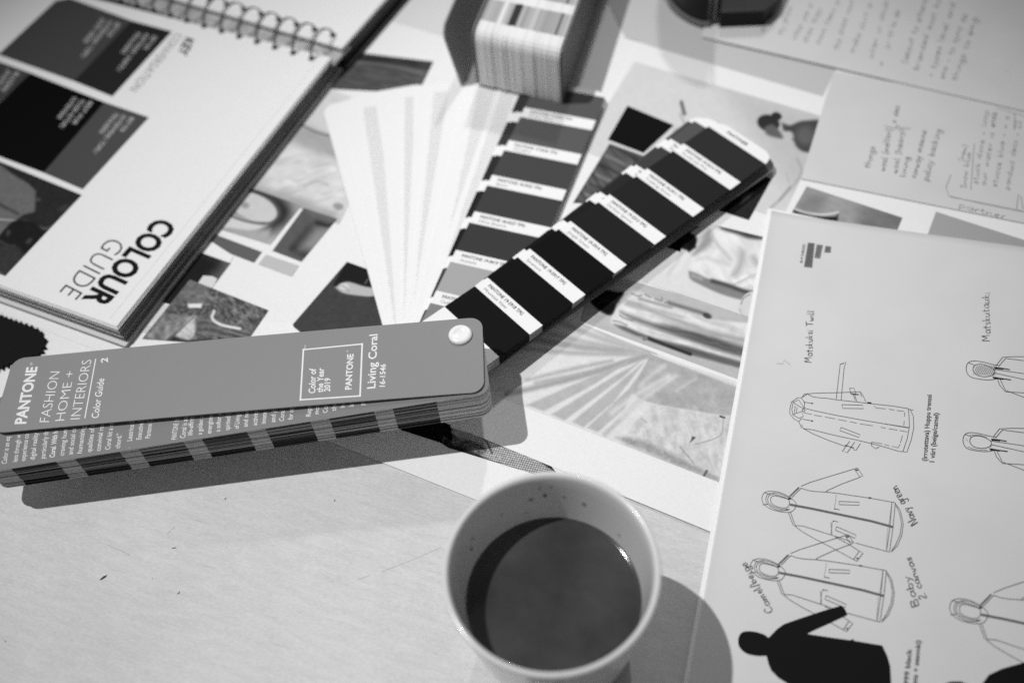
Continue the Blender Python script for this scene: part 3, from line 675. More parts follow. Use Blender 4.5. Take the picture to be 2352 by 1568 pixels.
# printed captions
def ptext1(*a, **k): m_ = MB(); ptext(m_, *a[1:], **k); m_.build('printed_caption', SK)
mb = MB()
ptext1(mb, '(Irrotettava) Huppu trenssi', (2129,1058), (2140,906), (2117,1058), ZS, LINE, .015)
ptext1(mb, '1 väri (beige/camel)', (2146,1061), (2156,948), (2134,1060), ZS, LINE, .015)
ptext1(mb, '8 999 black', (2085,1590), (2094,1489), (2073,1589), ZS, LINE, .02)
ptext1(mb, 'musta + sesonki)', (2104,1592), (2115,1470), (2092,1590), ZS, LINE, .02)
ptext1(mb, '8-9 DRESS', (1843,604), (1850,561), (1837,603), ZS, LINE, .015)
for i, (q, t) in enumerate(((((865,105),(908,108),(890,275),(838,270)),110),(((925,118),(965,120),(945,212),(910,208)),128),(((985,128),(1022,132),(1018,172),(978,170)),120))):
    inkpoly(mb, [c6(*k) for k in q], ZS, tone(t))
    lines(mb, [[c6(*q[k]) for k in (0, 1, 2, 3, 0)]], ZS + .03, .25, LINE)
    lines(mb, [[c6((q[0][0]*(1-u)+q[1][0]*u), q[0][1]+8), c6((q[3][0]*(1-u)+q[2][0]*u), q[3][1]-8)] for u in (.35, .65)], ZS + .03, .3, LINE)
mb.build('printed_swatch', SK)
mb = MB()
hand(mb, 'Matskuksi Twill', c6(888,930), c6(902,568), 16, ZS, PEN, .34); mb.build('handwriting', SK); mb = MB()
hand(mb, 'Matskutauki', c6(2118,782), c6(2112,440), 18, ZS, PEN, .36); mb.build('handwriting', SK); mb = MB()
hand(mb, 'Camel/beige', (1776,1402), (1712,1288), 17, ZS, PEN, .40); mb.build('handwriting', SK); mb = MB()
hand(mb, 'Navy green', (2108,1200), (2058,1112), 19, ZS, PEN, .40); mb.build('handwriting', SK); mb = MB()
hand(mb, 'Baby', (2112,1390), (2086,1318), 17, ZS, PEN, .40); mb.build('handwriting', SK); mb = MB()
hand(mb, '2 canvas', (2128,1372), (2090,1276), 16, ZS, PEN, .40); mb.build('handwriting', SK); mb = MB()
lines(mb, [[c6(645,935),c6(690,938),c6(700,912),c6(740,945)]], ZS, .15, LINE2)
mb.build('pencil_mark', SK)

# ================================================================== COLOUR DECK
PIV = np.array([-24.1, 297.5]); PER = 29.67
class Page:
    def __init__(s, deg, z0, z1, p=1.0, mid=0.0, smax=221, smin=-10.5, vr=9.0, vl=33.8):
        t = math.radians(deg); s.d = np.array([math.cos(t), math.sin(t)]); s.n = np.array([-s.d[1], s.d[0]])
        s.z0, s.z1, s.p, s.mid, s.smax, s.smin, s.vr, s.vl = z0, z1, p, mid, smax, smin, vr, vl
    def z(s, a):
        u = min(max(a / s.smax, 0), 1.1); return s.z0 + (s.z1 - s.z0) * (u ** s.p) + s.mid * math.sin(math.pi * min(u, 1))
    def w(s, a, v, dz=0):
        q = PIV + s.d * a + s.n * v; return np.array([q[0], q[1], s.z(a) + dz])
    def sv(s, px):
        z = s.z(100)
        for i in range(8):
            q = at(px, z)[:2] - PIV; a = q @ s.d; z = s.z(a)
        return a, q @ s.n
    def slab(s, mb, th, top, bands=(), rad=6.5, side=None, step=6.0, tipband=None):
        cuts = set(np.arange(s.smin, s.smax, step)) | {s.smin, s.smax}
        for e, sg in ((s.smin, 1), (s.smax, -1)):
            for k in range(1, 7): cuts.add(e + sg * rad * (1 - math.cos(k * math.pi / 12)))
        for a, b, m in bands: cuts |= {a, b}
        c = sorted(cuts); c = [x for i, x in enumerate(c) if i == 0 or x - c[i - 1] > .02]
        def ext(a):
            e = 0
            for d in (a - s.smin, s.smax - a):
                if d < rad: e = max(e, rad - math.sqrt(max(0, rad * rad - (rad - d) ** 2)))
            return -s.vr + e, s.vl - e
        for a, b in zip(c[:-1], c[1:]):
            m = top; mm = (a + b) / 2
            for x, y, k in bands:
                if x - 1e-6 <= mm <= y + 1e-6: m = k
            (l0, h0), (l1, h1) = ext(a), ext(b); sm = side or m
            mb.face([s.w(a, l0), s.w(b, l1), s.w(b, h1), s.w(a, h0)], m)
            mb.face([s.w(a, h0, -th), s.w(b, h1, -th), s.w(b, l1, -th), s.w(a, l0, -th)], CARD)
            mb.face([s.w(a, l0, -th), s.w(b, l1, -th), s.w(b, l1), s.w(a, l0)], sm)
            mb.face([s.w(a, h0), s.w(b, h1), s.w(b, h1, -th), s.w(a, h0, -th)], sm)
        for a, fl in ((c[0], 1), (c[-1], 0)):
            l, h = ext(a); q = [s.w(a, l, -th), s.w(a, l), s.w(a, h), s.w(a, h, -th)]
            mb.face(q if not fl else q[::-1], side or top)
    def text(s, mb, txt, m, px0, px1, pxc, bold=0, dz=.07):
        a, b, c = [np.array(s.sv(q)) for q in (px0, px1, pxc)]
        def fn(u, v): k = a + (b - a) * u + (c - a) * v; return s.w(k[0], k[1], dz)
        text(mb, txt, m, fn, bold)
    def bar(s, mb, px, wd, m, dz=.07):
        k = [np.array(s.sv(q)) for q in px]; ribbon(mb, [s.w(q[0], q[1], dz) for q in k], wd, m)
deck = empty('colour_fan_deck', (PIV[0], PIV[1], 0))
tag(deck, 'open fan deck with plain mid grey cover, rivet, dark swatch strips and white index pages', 'colour fan deck', 'fan decks of colour swatches')
COVER = mat('cover_card', .232, .45, .4, bump=.06, bscale=1500, mottle=.03, mscale=1500)
COVER_EDGE = mat('worn_cover_edge', .62, .6, .3, mottle=.25, mscale=600)
WHITE_INK = mat('white_ink', .80, .5, .3); 
cover = Page(177.1, 40.5, 33.2, mid=.9, smax=222.5, smin=-10.6, vr=10.0, vl=32.75)
mb = MB(); cover.slab(mb, .55, COVER, rad=6.0, side=COVER_EDGE); cov = mb.build('cover', deck)
def T(*a, **k): m_ = MB(); cover.text(m_, *a, **k); m_.build('printed_lettering', cov)
mb = MB()
T('PANTONE', WHITE_INK, (59,973), (86,842), (33,974), bold=.035)
T('®', WHITE_INK, (75,839), (75,832), (69,839))
T('FASHION', WHITE_INK, (113,969), (138,853), (89,969), bold=-.012)
T('HOME +', WHITE_INK, (148,965), (172,851), (125,967), bold=-.012)
T('INTERIORS', WHITE_INK, (184,962), (211,826), (160,963), bold=-.012)
cover.bar(mb, [(195,960),(220,824)], .55, WHITE_INK)
T('2', WHITE_INK, (248,832), (247,821), (232,833), bold=.02)
T('Color Guide', WHITE_INK, (226,960), (240,869), (209,960), bold=.01)
mb.build('printed_rule', cov); mb = MB()
for a, b in (((690,918),(697,803)),((697,803),(832,790)),((832,790),(827,909)),((827,909),(690,918))):
    a_, b_ = np.array(a, float), np.array(b, float); e = (b_ - a_) / np.linalg.norm(b_ - a_) * 2
    cover.bar(mb, [a_ - e, b_ + e], .75, WHITE_INK)
T('TM', WHITE_INK, (703,801), (703,793), (699,801))
T('Color of', WHITE_INK, (724,903), (726,846), (708,903), bold=.02)
T('the Year', WHITE_INK, (742,901), (744,845), (727,901), bold=.02)
T('2019', WHITE_INK, (758,899), (759,868), (744,899), bold=.02)
T('PANTONE', WHITE_INK, (807,894), (812,812), (792,895), bold=.025)
T('®', WHITE_INK, (800,809), (800,804), (796,809))
T('Living Coral', WHITE_INK, (862,891), (867,767), (842,893), bold=.015)
T('16-1546', WHITE_INK, (884,888), (886,836), (871,888), bold=.02)
mb.build('printed_frame', cov)
# rivet
def lathe(mb, prof, c, m, n=48, a0=0, a1=2 * math.pi):
    full = abs(a1 - a0 - 2 * math.pi) < 1e-6; k = len(prof); V = []
    N = n if full else n + 1
    for i in range(N):
        a = a0 + (a1 - a0) * i / n
        for r, z in prof: V.append((c[0] + r * math.cos(a), c[1] + r * math.sin(a), z))
    Fc = []
    for i in range(n):
        j = (i + 1) % N
        for q in range(k - 1): Fc.append([i * k + q, j * k + q, j * k + q + 1, i * k + q + 1])
    mb.add(V, Fc, m)
RIV = mat('white_plastic', .86, .22, .6, coat=.3)
mb = MB()
rp = [(0.01, 41.9), (2.2, 41.9), (2.8, 42.1), (3.6, 42.35), (4.6, 42.2), (5.3, 41.8), (5.7, 41.2), (5.75, 40.55), (3.4, 40.5), (3.4, 1)]
lathe(mb, [(r, z) for r, z in rp][::-1], PIV, RIV); mb.build('rivet', deck, smooth=True)
# text page
tp = Page(181.8, 39.2, 30.6, p=1.0, smax=227, vl=34.0)
mb = MB(); tp.slab(mb, .35, mat('text_card', .175, .45, .4, mottle=.03, mscale=1500), rad=6, side=COVER_EDGE); tpo = mb.build('text_page', deck)
def z6(x, y): return (x / 5.486, 918.75 + y / 5.486)
def c4(x, y): return (x / 3, 522.6 + y / 3)
mb = MB(); TINK = mat('pale_ink', .72, .5, .3)
L6 = [('Color is an eq',72,800,1),('lens through w',208,775,0),('experience co',308,765,0),('digital reality',425,750,0),('particularly th',555,735,0),('Coral. With h',675,720,2),('craving hum',795,700,0),('and social co',905,685,0),
      ('humanizing',1020,668,0),('qualities of t',1140,652,0),('convivial rea',1255,638,0),('Coral hit a re',1375,622,0),('chord."',1500,605,3),('Leatrice Ei',1650,512,4),('Executive D',1768,495,4),('Pantone Co',1880,478,4),('PANTONE 16',2210,495,4),('Coral is an',2320,478,4)]
for t, x, y, k in L6:
    Lx = {1: 62, 0: 62, 2: 60, 3: 34, 4: 48}[k]; p0 = np.array(z6(x + 12, y)); dx = -.0 + .135 * (1 - x / 6000)
    tp.text(mb, t, TINK, p0, p0 + np.array([Lx * .135, -Lx]), p0 + np.array([-12.2, .6]), bold=(.03 if k == 2 else .012))
tp.text(mb, '-', TINK, z6(1640, 610), z6(1642, 590), z6(1600, 612))
for t, x, y in (('life-affirm',1320,1430),('a golden u',1385,1425),('energizes',1450,1418),('a softer e',1510,1405),('spirited C',1575,1395),('of Living C',1640,1385),('and nurt',1700,1372),('activity. I',1765,1362),('innate ne',1825,1350),('and joyf',1890,1340),('Coral em',1950,1332),('for optim',2010,1322),('Represe',2135,1300),('moment',2190,1285),('Coral or',2250,1275),('the sur',2310,1262)):
    p0 = np.array(c4(x + 6, y)); tp.text(mb, t, TINK, p0, p0 + np.array([3.5, -42]), p0 + np.array([-11.5, .5]), bold=.012)
for t, x, y in (('build',22,1240),('bran',85,1232),('pro',158,1222)):
    p0 = np.array((784 + x / 3, 522.6 + y / 3)); tp.text(mb, t, TINK, p0, p0 + np.array([1, -18]), p0 + np.array([-11.5, .5]), bold=.012)
mb.build('printed_lettering', tpo)
# page block under the text page
PG = [mat('page_edge_%d' % i, v, .6, .25, mottle=.15, mscale=900) for i, v in enumerate((.50, .44, .56, .40))]
def strips(tn, side=None, off=0):
    b = []
    for i in range(7):
        a = 14.5 if i == 0 else 43.5 + off + (i - 1) * PER
        b.append((a, (34.8 if i == 0 else 34.8 + i * PER) + off, tn[i % len(tn)]))
    return b
def edge_dark(v): return mat('swatch_edge_%d' % v, v / 1000., .6, .25)
mb = MB(); NPG = 26
for k in range(NPG):
    f = k / (NPG - 1); pg = Page(181.8 + random.uniform(-.12, .12), 38.7 - f * 17.8, 30.1 - f * 14.2, smax=227 + random.uniform(-.25, .25), vl=34.0 + random.uniform(-.3, .25) + (.35 if k > NPG - 3 else 0))
    th = .62 if k % 5 else .5
    tn = [edge_dark(random.choice((8, 60, 130, 190, 260, 330) if k < 21 else (6, 30, 8))) for _ in range(7)]
    if k % 4 == 1: tn = [edge_dark(8)] * 7
    pg.slab(mb, th, random.choice(PG), strips(tn), rad=6.3, step=37)
mb.build('page_block', deck)
# lower pages that stay closed under the upper block
mb = MB()
for k in range(6): Page(176.5 + k * .3, 7.2 - k * 1.0, 12.8 - k * 1.9, smax=219 - (k % 2), vl=20, smin=-8 - .1 * k).slab(mb, .8, PG[k % 4], strips([edge_dark(14)] * 7), step=37)
mb.build('page_block', deck)
# dark strips
def swatch_page(name, deg, z0, z1, tones, th=.35, lab=None, off=0, p=1.0, side=None, smax=221, mid=0, vl=34.4, vr=8.8, inkm=None, plain=None):
    P = Page(deg, z0, z1, p=p, smax=smax, mid=mid, vl=vl, vr=vr); mb = MB()
    P.slab(mb, th, plain or CARD, [] if plain else strips([tone(t) for t in tones], off=off), rad=8, side=side)
    o = mb.build(name, deck)
    if lab:
        ik = inkm or BLK
        for i, l in enumerate(lab):
            if not l: continue
            code, nm = l; s0 = 34.8 + off + i * PER
            if i == 6: continue
            mb = MB()
            text(mb, code, ik, lambda u, v: P.w(s0 + 4.9 + v * 2.15, vl - 4.6 - u * 26.5, .07), .012)
            text(mb, nm, PEN2, lambda u, v: P.w(s0 + 1.7 + v * 2.0, vl - 4.8 - u * (1.35 * len(nm)), .07), -.005)
            mb.build('printed_lettering', o)
        if lab and len(lab) > 6 and lab[6]:
            mb = MB(); text(mb, lab[6][0], ik, lambda u, v: P.w(216 + v * 2.4, 23.5 - u * 15, .07), .012); mb.build('printed_lettering', o)
    return o
swatch_page('swatch_strip', 34.9, 9.5, 5.2, (60,60,60,60,60,60,60), th=.8, smax=223, side=mat('strip_edges', .10, .6, .2, mottle=.5, mscale=1200), plain=tone(120), vr=7.6)
swatch_page('swatch_strip', 39.6, 13.6, 8.6, (60,55,60,66,60,70,75), th=.8)
swatch_page('swatch_strip', 38.6, 15.6, 10.2, (38,34,32,38,46,66,84), th=.8, lab=[('PANTONE 19-5920 TPG','Pineneedle')]*6, off=.3)
mb = MB()
for k in range(8):
    Page(36.1 + k * .12, 17.7 - k * 1.0, 10.9 - k * .35, smax=220.6, vl=34.0, vr=8.6).slab(mb, .22, PG[k % 4], strips([edge_dark(14)] * 7), rad=8, step=37)
mb.build('page_block', deck)
swatch_page('swatch_strip', 35.98, 18.3, 11.3, (31,29,28,40,41,42,50), th=.35, mid=-.4,
    lab=[('PANTONE 19-5918 TPG','Mountain View'),('PANTONE 19-5917 TPG','Sycamore'),('PANTONE 19-5914 TPG','Jungle Green'),('PANTONE 19-5513 TPG','Darkest Spruce'),('PANTONE 19-5411 TPG','Trekking Green'),('PANTONE 19-5414 TPG','Ponderosa Pine'),('PANTONE®','')])
# grey strips
for k, (dg, tn) in enumerate(((67.9,(60,60,30,36,50,60,60)),(67.1,(60,70,40,45,50,60,60)))):
    swatch_page('swatch_strip', dg, 4.5 + k * .4, 4.5 + k * .5, tn, th=.3, vl=35.8, vr=8.6)
swatch_page('swatch_strip', 65.85, 5.4, 5.8, (130,160,62,66,72,90,88), th=.3, vl=35.6, vr=9.6, off=3.6,
    lab=[('PANTONE 18-0622 TPG','Cedar Green'),('PANTONE 19-0419 TPG','Avocado'),('PANTONE 18-0527 TPG','Olive Branch'),('PANTONE 18-0523 TPG','Epsom'),('PANTONE 17-0636 TPG','Woodbine'),('PANTONE 17-0535 TPG','Green Olive'),None])
# white index pages
IDX = mat('index_print', .50, .6, .2)
for deg, zt, v0, v1 in ((101.3, 1.9, None, 0), (98.2, 2.1, None, 0), (95.3, 2.35, 24.5, 33.0), (92, 2.6, None, 0), (88.2, 2.85, 27.5, 33), (86, 3.1, None, 0), (83.6, 3.35, 21, 32), (80.5, 3.6, None, 0), (77.8, 3.85, 11, 26), (72.5, 4.1, 22, 31)):
    P = Page(deg, zt + .0, zt, vl=34.2, smax=229.5 - max(0, (95 - deg)) * .55); mb = MB(); P.slab(mb, .12, CARD, rad=8); o = mb.build('index_page', deck)
    if v0 is None: continue
    mb = MB(); s = 42.
    while s < 217:
        l = random.uniform(.93, 1); hh = .5
        mb.face([P.w(s, v0, .05), P.w(s + hh, v0, .05), P.w(s + hh, v0 + (v1 - v0) * l, .05), P.w(s, v0 + (v1 - v0) * l, .05)], IDX)
        s += 1.75
    ob = mb.build('printed_index', o)

# ================================================================== SECOND DECK, STANDING ON ITS LONG EDGE
box = empty('colour_fan_deck', (20, 505, 6))
tag(box, 'closed fan deck standing on its long edge, page ends facing the camera, dark covers', 'colour fan deck', 'fan decks of colour swatches')
def box_pages():
    F0 = np.array([-2.5, 515.5]); F1 = np.array([45.6, 490.5]); ax = np.array([math.cos(math.radians(70)), math.sin(math.radians(70))])
    mb = MB(); n = 46; e = (F1 - F0); zb = 6.0; hgt = 38.5; Lb = 232; rad = 6.5; ex = e / np.linalg.norm(e)
    groups = []
    for k in range(n):
        t0 = k / n; t1 = (k + 1) / n; j = random.uniform(-.15, .15) + (.5 if k in (9, 10, 17, 18) else 0) - (.4 if k in (14, 31) else 0)
        A0 = F0 + e * t0 + ax * j; A1 = F0 + e * t1 + ax * j
        darkp = {15: 55, 16: 60, 17: 60, 18: 55, 40: 120, 41: 110}.get(k, None)
        base = random.choice((.74, .76, .78, .75, .68)); m = mat('deck_page_%d' % int(base * 100), base, .6, .3)
        tn = tone(darkp if darkp else random.choice((150, 160, 172, 185, 165)))
        if k in (9, 10): tn = m
        # side profile in (a along axis, z): rounded top front corner
        prof = [(0, 0), (0, hgt - rad)] + [(rad * (1 - math.cos(q * math.pi / 8)), hgt - rad + rad * math.sin(q * math.pi / 8)) for q in (1, 2, 3, 4)]
        cuts = []
        for i in range(7):
            a = 14.5 + 6 if i == 0 else 18 + 14 + (i - 1) * PER + 0
        tops = [(rad, m)]; s = 13.5
        seq = []
        while s < Lb: seq.append((s, tn)); seq.append((s + 21, m)); s += PER
        pts = prof[:]; ms = [m] * (len(prof) - 1)
        for (s, mm) in seq:
            pts.append((s, hgt)); ms.append(None)
        cur = m; ms2 = ms[:len(prof) - 1]
        for (s, mm) in seq: ms2.append(cur); cur = mm
        pts.append((Lb, hgt)); ms2.append(cur)
        def W(A, q): g = A + ax * q[0]; return (g[0], g[1], zb + q[1])
        for i in range(len(pts) - 1):
            mb.face([W(A0, pts[i]), W(A1, pts[i]), W(A1, pts[i + 1]), W(A0, pts[i + 1])], ms2[i])
        for A_, fl in ((A0, 0), (A1, 1)):
            f = [W(A_, p) for p in pts] + [W(A_, (Lb, 0))]; mb.face(f if fl else f[::-1], m)
    mb.build('page_block', box)
    return F0, F1, ax, zb, hgt, rad
F0, F1, AX, ZB, HG, RD = box_pages()
DCOV = mat('dark_cover_card', .085, .45, .35, mottle=.05, mscale=600)
def plate(name, P0, Pt, ax, nrm, Lb, h, th, m, rad, lean):
    mb = MB(); prof = [(0, 0), (0, h - rad)] + [(rad * (1 - math.cos(q * math.pi / 8)), h - rad + rad * math.sin(q * math.pi / 8)) for q in (1, 2, 3, 4)] + [(Lb, h), (Lb, 0)]
    def W(q, o): g = P0 + ax * q[0] + nrm * (o + lean * q[1]); return (g[0], g[1], ZB + Pt + q[1])
    a = [W(q, 0) for q in prof]; b = [W(q, th) for q in prof]; n = len(prof)
    mb.face(a[::-1], m); mb.face(b, m)
    for i in range(n): mb.face([a[i], a[(i + 1) % n], b[(i + 1) % n], b[i]], m)
    return mb.build(name, box)
EX = (F1 - F0) / np.linalg.norm(F1 - F0)
nR = np.array([AX[1], -AX[0]])
plate('deck_cover', F1 + nR * .5 + AX * -.5, 0, AX, nR, 232, HG + .8, 1.3, DCOV, 6.5, 0.0)
plate('deck_cover', F0 - nR * 1.9 + AX * .2, 0, AX, nR, 232, HG + 1.0, .9, mat('pale_liner', .2, .6, .2), 6.5, 0.0)
aL = np.array([math.cos(math.radians(71.5)), math.sin(math.radians(71.5))])
plate('deck_cover', np.array([-14.0, 518.0]), -4, aL, nR, 232, HG + 5, 1.2, mat('grey_cover_card', .30, .5, .3), 7.5, -.20)
mb = MB(); lathe(mb, [(0.01, 0), (5.5, 0), (5.7, .8), (3.5, 2.0), (0.01, 2.3)], (0, 0), RIV, 32)
rv = mb.build('rivet', None, True)
# rivet on the far hidden end of the block
for v in rv.data.vertices: v.co = Vector((v.co[2], v.co[1], v.co[0]))
g = F1 + AX * 218 + nR * 1.9; rv.location = Vector((g[0], g[1], ZB + 30)) * S; rv.rotation_euler = (0, 0, math.atan2(nR[1], nR[0])); rv.parent = box; rv.location = rv.location - box.location

# ================================================================== SPIRAL BOOK
ZBK = 14.0
BK = empty('spiral_book', tuple(at((300,400), 0)))
tag(BK, 'open white wire-bound colour guide book printed with dark swatch panels', 'spiral book')
c1 = lambda x, y: (x / 3, y / 3)
corner = at((268,752), ZBK)[:2]; left = at((-2,656), ZBK)[:2]; top = at((762,133), ZBK)[:2]
eL = (left - corner) / np.linalg.norm(left - corner); eT = (top - corner) / np.linalg.norm(top - corner); LT_ = np.linalg.norm(top - corner)
WB = 300.
def bk(a, b): return corner + eL * a + eT * b        # a to the left, b towards the spiral
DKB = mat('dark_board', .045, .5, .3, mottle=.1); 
mb = MB(); prism(mb, [bk(-3.2, -3.5), bk(WB, -3.5), bk(WB, LT_ + 4), bk(-3.2, LT_ + 4)], 1.2, 3.2, mat('pale_board', .62, .5, .3), mat('board_edge', .30, .6, .2)); mb.build('back_cover', BK)
mb = MB()
for k in range(7):
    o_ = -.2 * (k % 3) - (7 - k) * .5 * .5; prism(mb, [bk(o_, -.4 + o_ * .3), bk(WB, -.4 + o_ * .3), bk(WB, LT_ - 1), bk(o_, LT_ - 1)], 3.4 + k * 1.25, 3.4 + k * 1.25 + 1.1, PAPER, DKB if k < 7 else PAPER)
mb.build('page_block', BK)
mb = MB()
for k in range(3): prism(mb, [bk(-.5 * k + .5, .6 - k * .5), bk(WB, .6 - k * .5), bk(WB, LT_), bk(-.5 * k + .5, LT_)], 13.72 - k * .62, 14 - k * .62, PAPER, mat('book_page_edge', .66, .6, .2))
tpg = mb.build('top_page', BK)
zb = ZBK + .05
mb = MB()
inkpoly(mb, [(-60,105),(-20,118),(0,122),(128,2),(160,-4),(302,48),(170,187),(0,127),(-60,106)], zb, tone(72))
inkpoly(mb, [(302,48),(395,73),(258,222),(170,187)], zb, tone(45))
inkpoly(mb, [(-60,125),(0,143),(70,168),(0,235),(-60,290)], zb, tone(72))
inkpoly(mb, [(70,168),(240,235),(100,397),(0,360),(-60,338),(-60,291),(0,235.5)], zb, tone(24))
inkpoly(mb, [(240,235),(342,270),(190,435),(100,397)], zb, tone(78))
mb.build('printed_panel', tpg)
def p_coatphoto(X, Y):
    def q(x, y): return (x / 4.803, 336.9 + y / 4.803)
    def QQ(*p): return [q(*k) for k in p]
    p = Paint(X, Y, 38)
    p.poly(QQ((-200,100),(30,220),(130,300),(320,410),(395,490),(385,720),(260,750),(190,800),(100,860),(0,970),(-200,1100)), 104, 3)
    p.line(QQ((-50,620),(60,670),(200,740)), 6, 62, 4); p.line(QQ((-50,800),(150,815),(300,825),(400,880),(520,905),(620,850),(700,760)), 6, 92, 4)
    p.line(QQ((-50,800),(180,812)), 4, 165, 2)
    p.poly(QQ((200,800),(370,830),(470,920),(560,940),(500,1100),(300,1220),(200,1120),(60,1060),(0,1000),(120,850)), 20, 5, True)
    p.blob(q(320,1040), 9, 5, -.6, 62, .8); p.blob(q(90,950), 5, 8, .3, 60, .8); p.line(QQ((0,1040),(80,1085),(170,1095)), 3, 75, 3)
    p.poly(QQ((-50,1080),(170,1095),(240,1150),(270,1230),(60,1500),(-100,1500)), 52, 8)
    p.line(QQ((0,1385),(35,1420)), 2.5, 120, 2); p.blob(q(420,585), 5, 4, 0, 75, .9); p.blob(q(700,680), 14, 8, -.4, 55, 1)
    return p.noise(10, 6).T
photo('coat_photo', [(-60,347),(188,448),(12,634),(-200,560)], zb, p_coatphoto, tpg)
def bt(txt, a, b, c, m, bold=0): m_ = MB(); ptext(m_, txt, a, b, c, zb + .06, m, bold); m_.build('printed_lettering', tpg)
bt('COLOUR', (362,499), (188,688), (410,519), BLK, .035)
bt('GUIDE', (251,544), (135,669), (293,564), mat('printed_charcoal', .03, .5, .1), -.016)
bt('KEY', (427,86), (408,124), (447,92), BLK, .03)
bt('CONVERSATION', (403,76), (297,205), (421,82), LINE2, -.01)
LT2 = mat('light_print', .48, .5, .3)
def block(x0, y0, rows, dx=17, dy=6.0, L=66):
    mb = MB()
    for i, (t, l) in enumerate(rows):
        a = np.array((x0 - i * dx, y0 - i * dy)); b = a + np.array((-.66, .82)) * L * l; ptext(mb, t, a, b, a + np.array((9.5, 4.5)), zb + .06, LT2, .01)
    mb.build('printed_lettering', tpg)
block(268, 52, [('BEST FOR', .55), ('OUTERWEAR / TOPS /', 1.55), ('JACKETS / DRESSES', 1.0)], 17, 5)
block(352, 82, [('BEST FOR', .55), ('KNITWEAR / SHIRTS /', 1.55), ('TROUSERS', .9)], 18, 5)
block(205, 232, [('BEST FOR', .95), ('TROUSERS / BOTTOMS /', 1.2), ('OUTERWEAR', .9)], 18, 5)
block(300, 268, [('BEST FOR', .6), ('OUTERWEAR / TOPS /', 1.6), ('TROUSERS', .85)], 18, 5)
block(36, 165, [('BLAZERS', .8), ('JACKETS / TOPS', 1.1)], 18, 5)
# faint embossed rule down the page edge
mb = MB(); ribbon(mb, [tuple(bk(7, 3)) + (zb,), tuple(bk(7, LT_ - 5)) + (zb,)], .15, mat('page_crease', .6, .6, .2)); mb.build('page_crease', tpg)
# flipped pages beyond the wire
r11 = at((716,135), ZBK)[:2]; r0_ = at((278,3), ZBK)[:2]; sp = (r0_ - r11) / 11.; u_far = at((763,82), ZBK)[:2] - r11
sd = sp / np.linalg.norm(sp); fd = np.array([-sd[1], sd[0]]); fd = fd if fd @ u_far > 0 else -fd
base2 = at((775,110), ZBK - 1)[:2]
mb = MB()
e0 = top + fd * 10 - sd * 1.5
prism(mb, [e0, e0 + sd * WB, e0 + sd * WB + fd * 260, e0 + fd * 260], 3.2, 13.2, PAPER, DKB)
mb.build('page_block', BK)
mb = MB(); prism(mb, [e0 + fd * .5 + sd * .6, e0 + sd * WB, e0 + sd * WB + fd * 260, e0 + fd * 260 + sd * .6], 13.4, 14.0, PAPER); mb.build('turned_page', BK)
mb = MB(); prism(mb, [e0 - fd * 4 - sd * 4, e0 + sd * WB - fd * 4, e0 + sd * WB + fd * 262, e0 + fd * 262 - sd * 4], 1.0, 2.9, DKB); mb.build('front_cover', BK)
# wire rings
WIRE = mat('dark_wire', .07, .35, .5, metal=.5); HOLE = mat('punched_hole', .01, .9, .1)
def tube(mb, pts, r, m, n=8):
    P = np.array(pts, float); T_ = np.gradient(P, axis=0); T_ /= np.linalg.norm(T_, axis=1)[:, None]; V = []
    up_ = np.array([sd[0], sd[1], 0.])
    for p, t in zip(P, T_):
        a = up_ - t * (up_ @ t); a /= np.linalg.norm(a); b = np.cross(t, a)
        for k in range(n): V.append(p + r * (a * math.cos(2 * math.pi * k / n) + b * math.sin(2 * math.pi * k / n)))
    k = len(P); mb.add(V, [[i * n + j, i * n + (j + 1) % n, (i + 1) * n + (j + 1) % n, (i + 1) * n + j] for i in range(k - 1) for j in range(n)], m)
mh = MB(); gap = float(u_far @ fd) + .5
for i in range(20):
    c0 = r11 + sp * i
    mb = MB()
    for dlt in (-1.0, 1.0):
        pts = []
        for k in range(17):
            a = -.15 * math.pi + 1.3 * math.pi * k / 16; cx = gap / 2 - math.cos(a) * gap * .52; cz = 12.2 + math.sin(a) * gap * .52
            g = c0 + fd * cx + sd * (dlt * (1 - .35 * abs(math.cos(a)) )); pts.append((g[0], g[1], cz))
        tube(mb, pts, .38, WIRE)
    mb.build('wire_ring', BK, smooth=True)
    for off in (0, gap):
        g = c0 + fd * off; mh.add([(g[0] + 2.2 * math.cos(q * math.pi / 8), g[1] + 2.2 * math.sin(q * math.pi / 8), 14.07) for q in range(16)], [list(range(16))], HOLE)
mh.build('punched_holes', BK)
# pale spine strip between the pages
mb = MB(); a0 = r11 - sd * 14 + fd * 2.2; prism(mb, [a0 + fd * 1, a0 + sd * 330 + fd * 1, a0 + sd * 330 + fd * (gap - 4), a0 + fd * (gap - 4)], 9.0, 11.0, mat('spine_paper', .42, .6, .2, mottle=.35, mscale=400)); mb.build('spine_strip', BK)

# ================================================================== MUG
mug = empty('coffee_mug', (5.2, 160.6, 0)); tag(mug, 'round pale ceramic mug half filled with black coffee at the front', 'mug')
CER = mat('glazed_ceramic', .76, .2, .5, coat=.4)
MC = (5.2, 160.6)
outer = [(0.01, 0.6), (24, 0.6), (26, 0), (28.5, .3), (30.5, 3), (32.5, 12), (34.6, 25), (36.6, 40), (38.4, 53), (39.8, 64), (40.7, 70.5), (41.1, 72.6), (40.9, 73.6), (40.2, 74.0), (39.4, 73.9), (38.7, 73.1), (38.2, 71.5), (37.4, 66), (36.2, 56), (34.9, 46), (33.0, 34), (31.0, 20), (29, 9), (25, 5), (0.01, 4.2)]
mb = MB(); lathe(mb, outer, MC, CER, 128); body = mb.build('mug_body', mug, True)
COF = mat('black_coffee', .052, .10, .4, mottle=.3, mscale=38)
mb = MB(); zc = 45.0; rc = 34.75
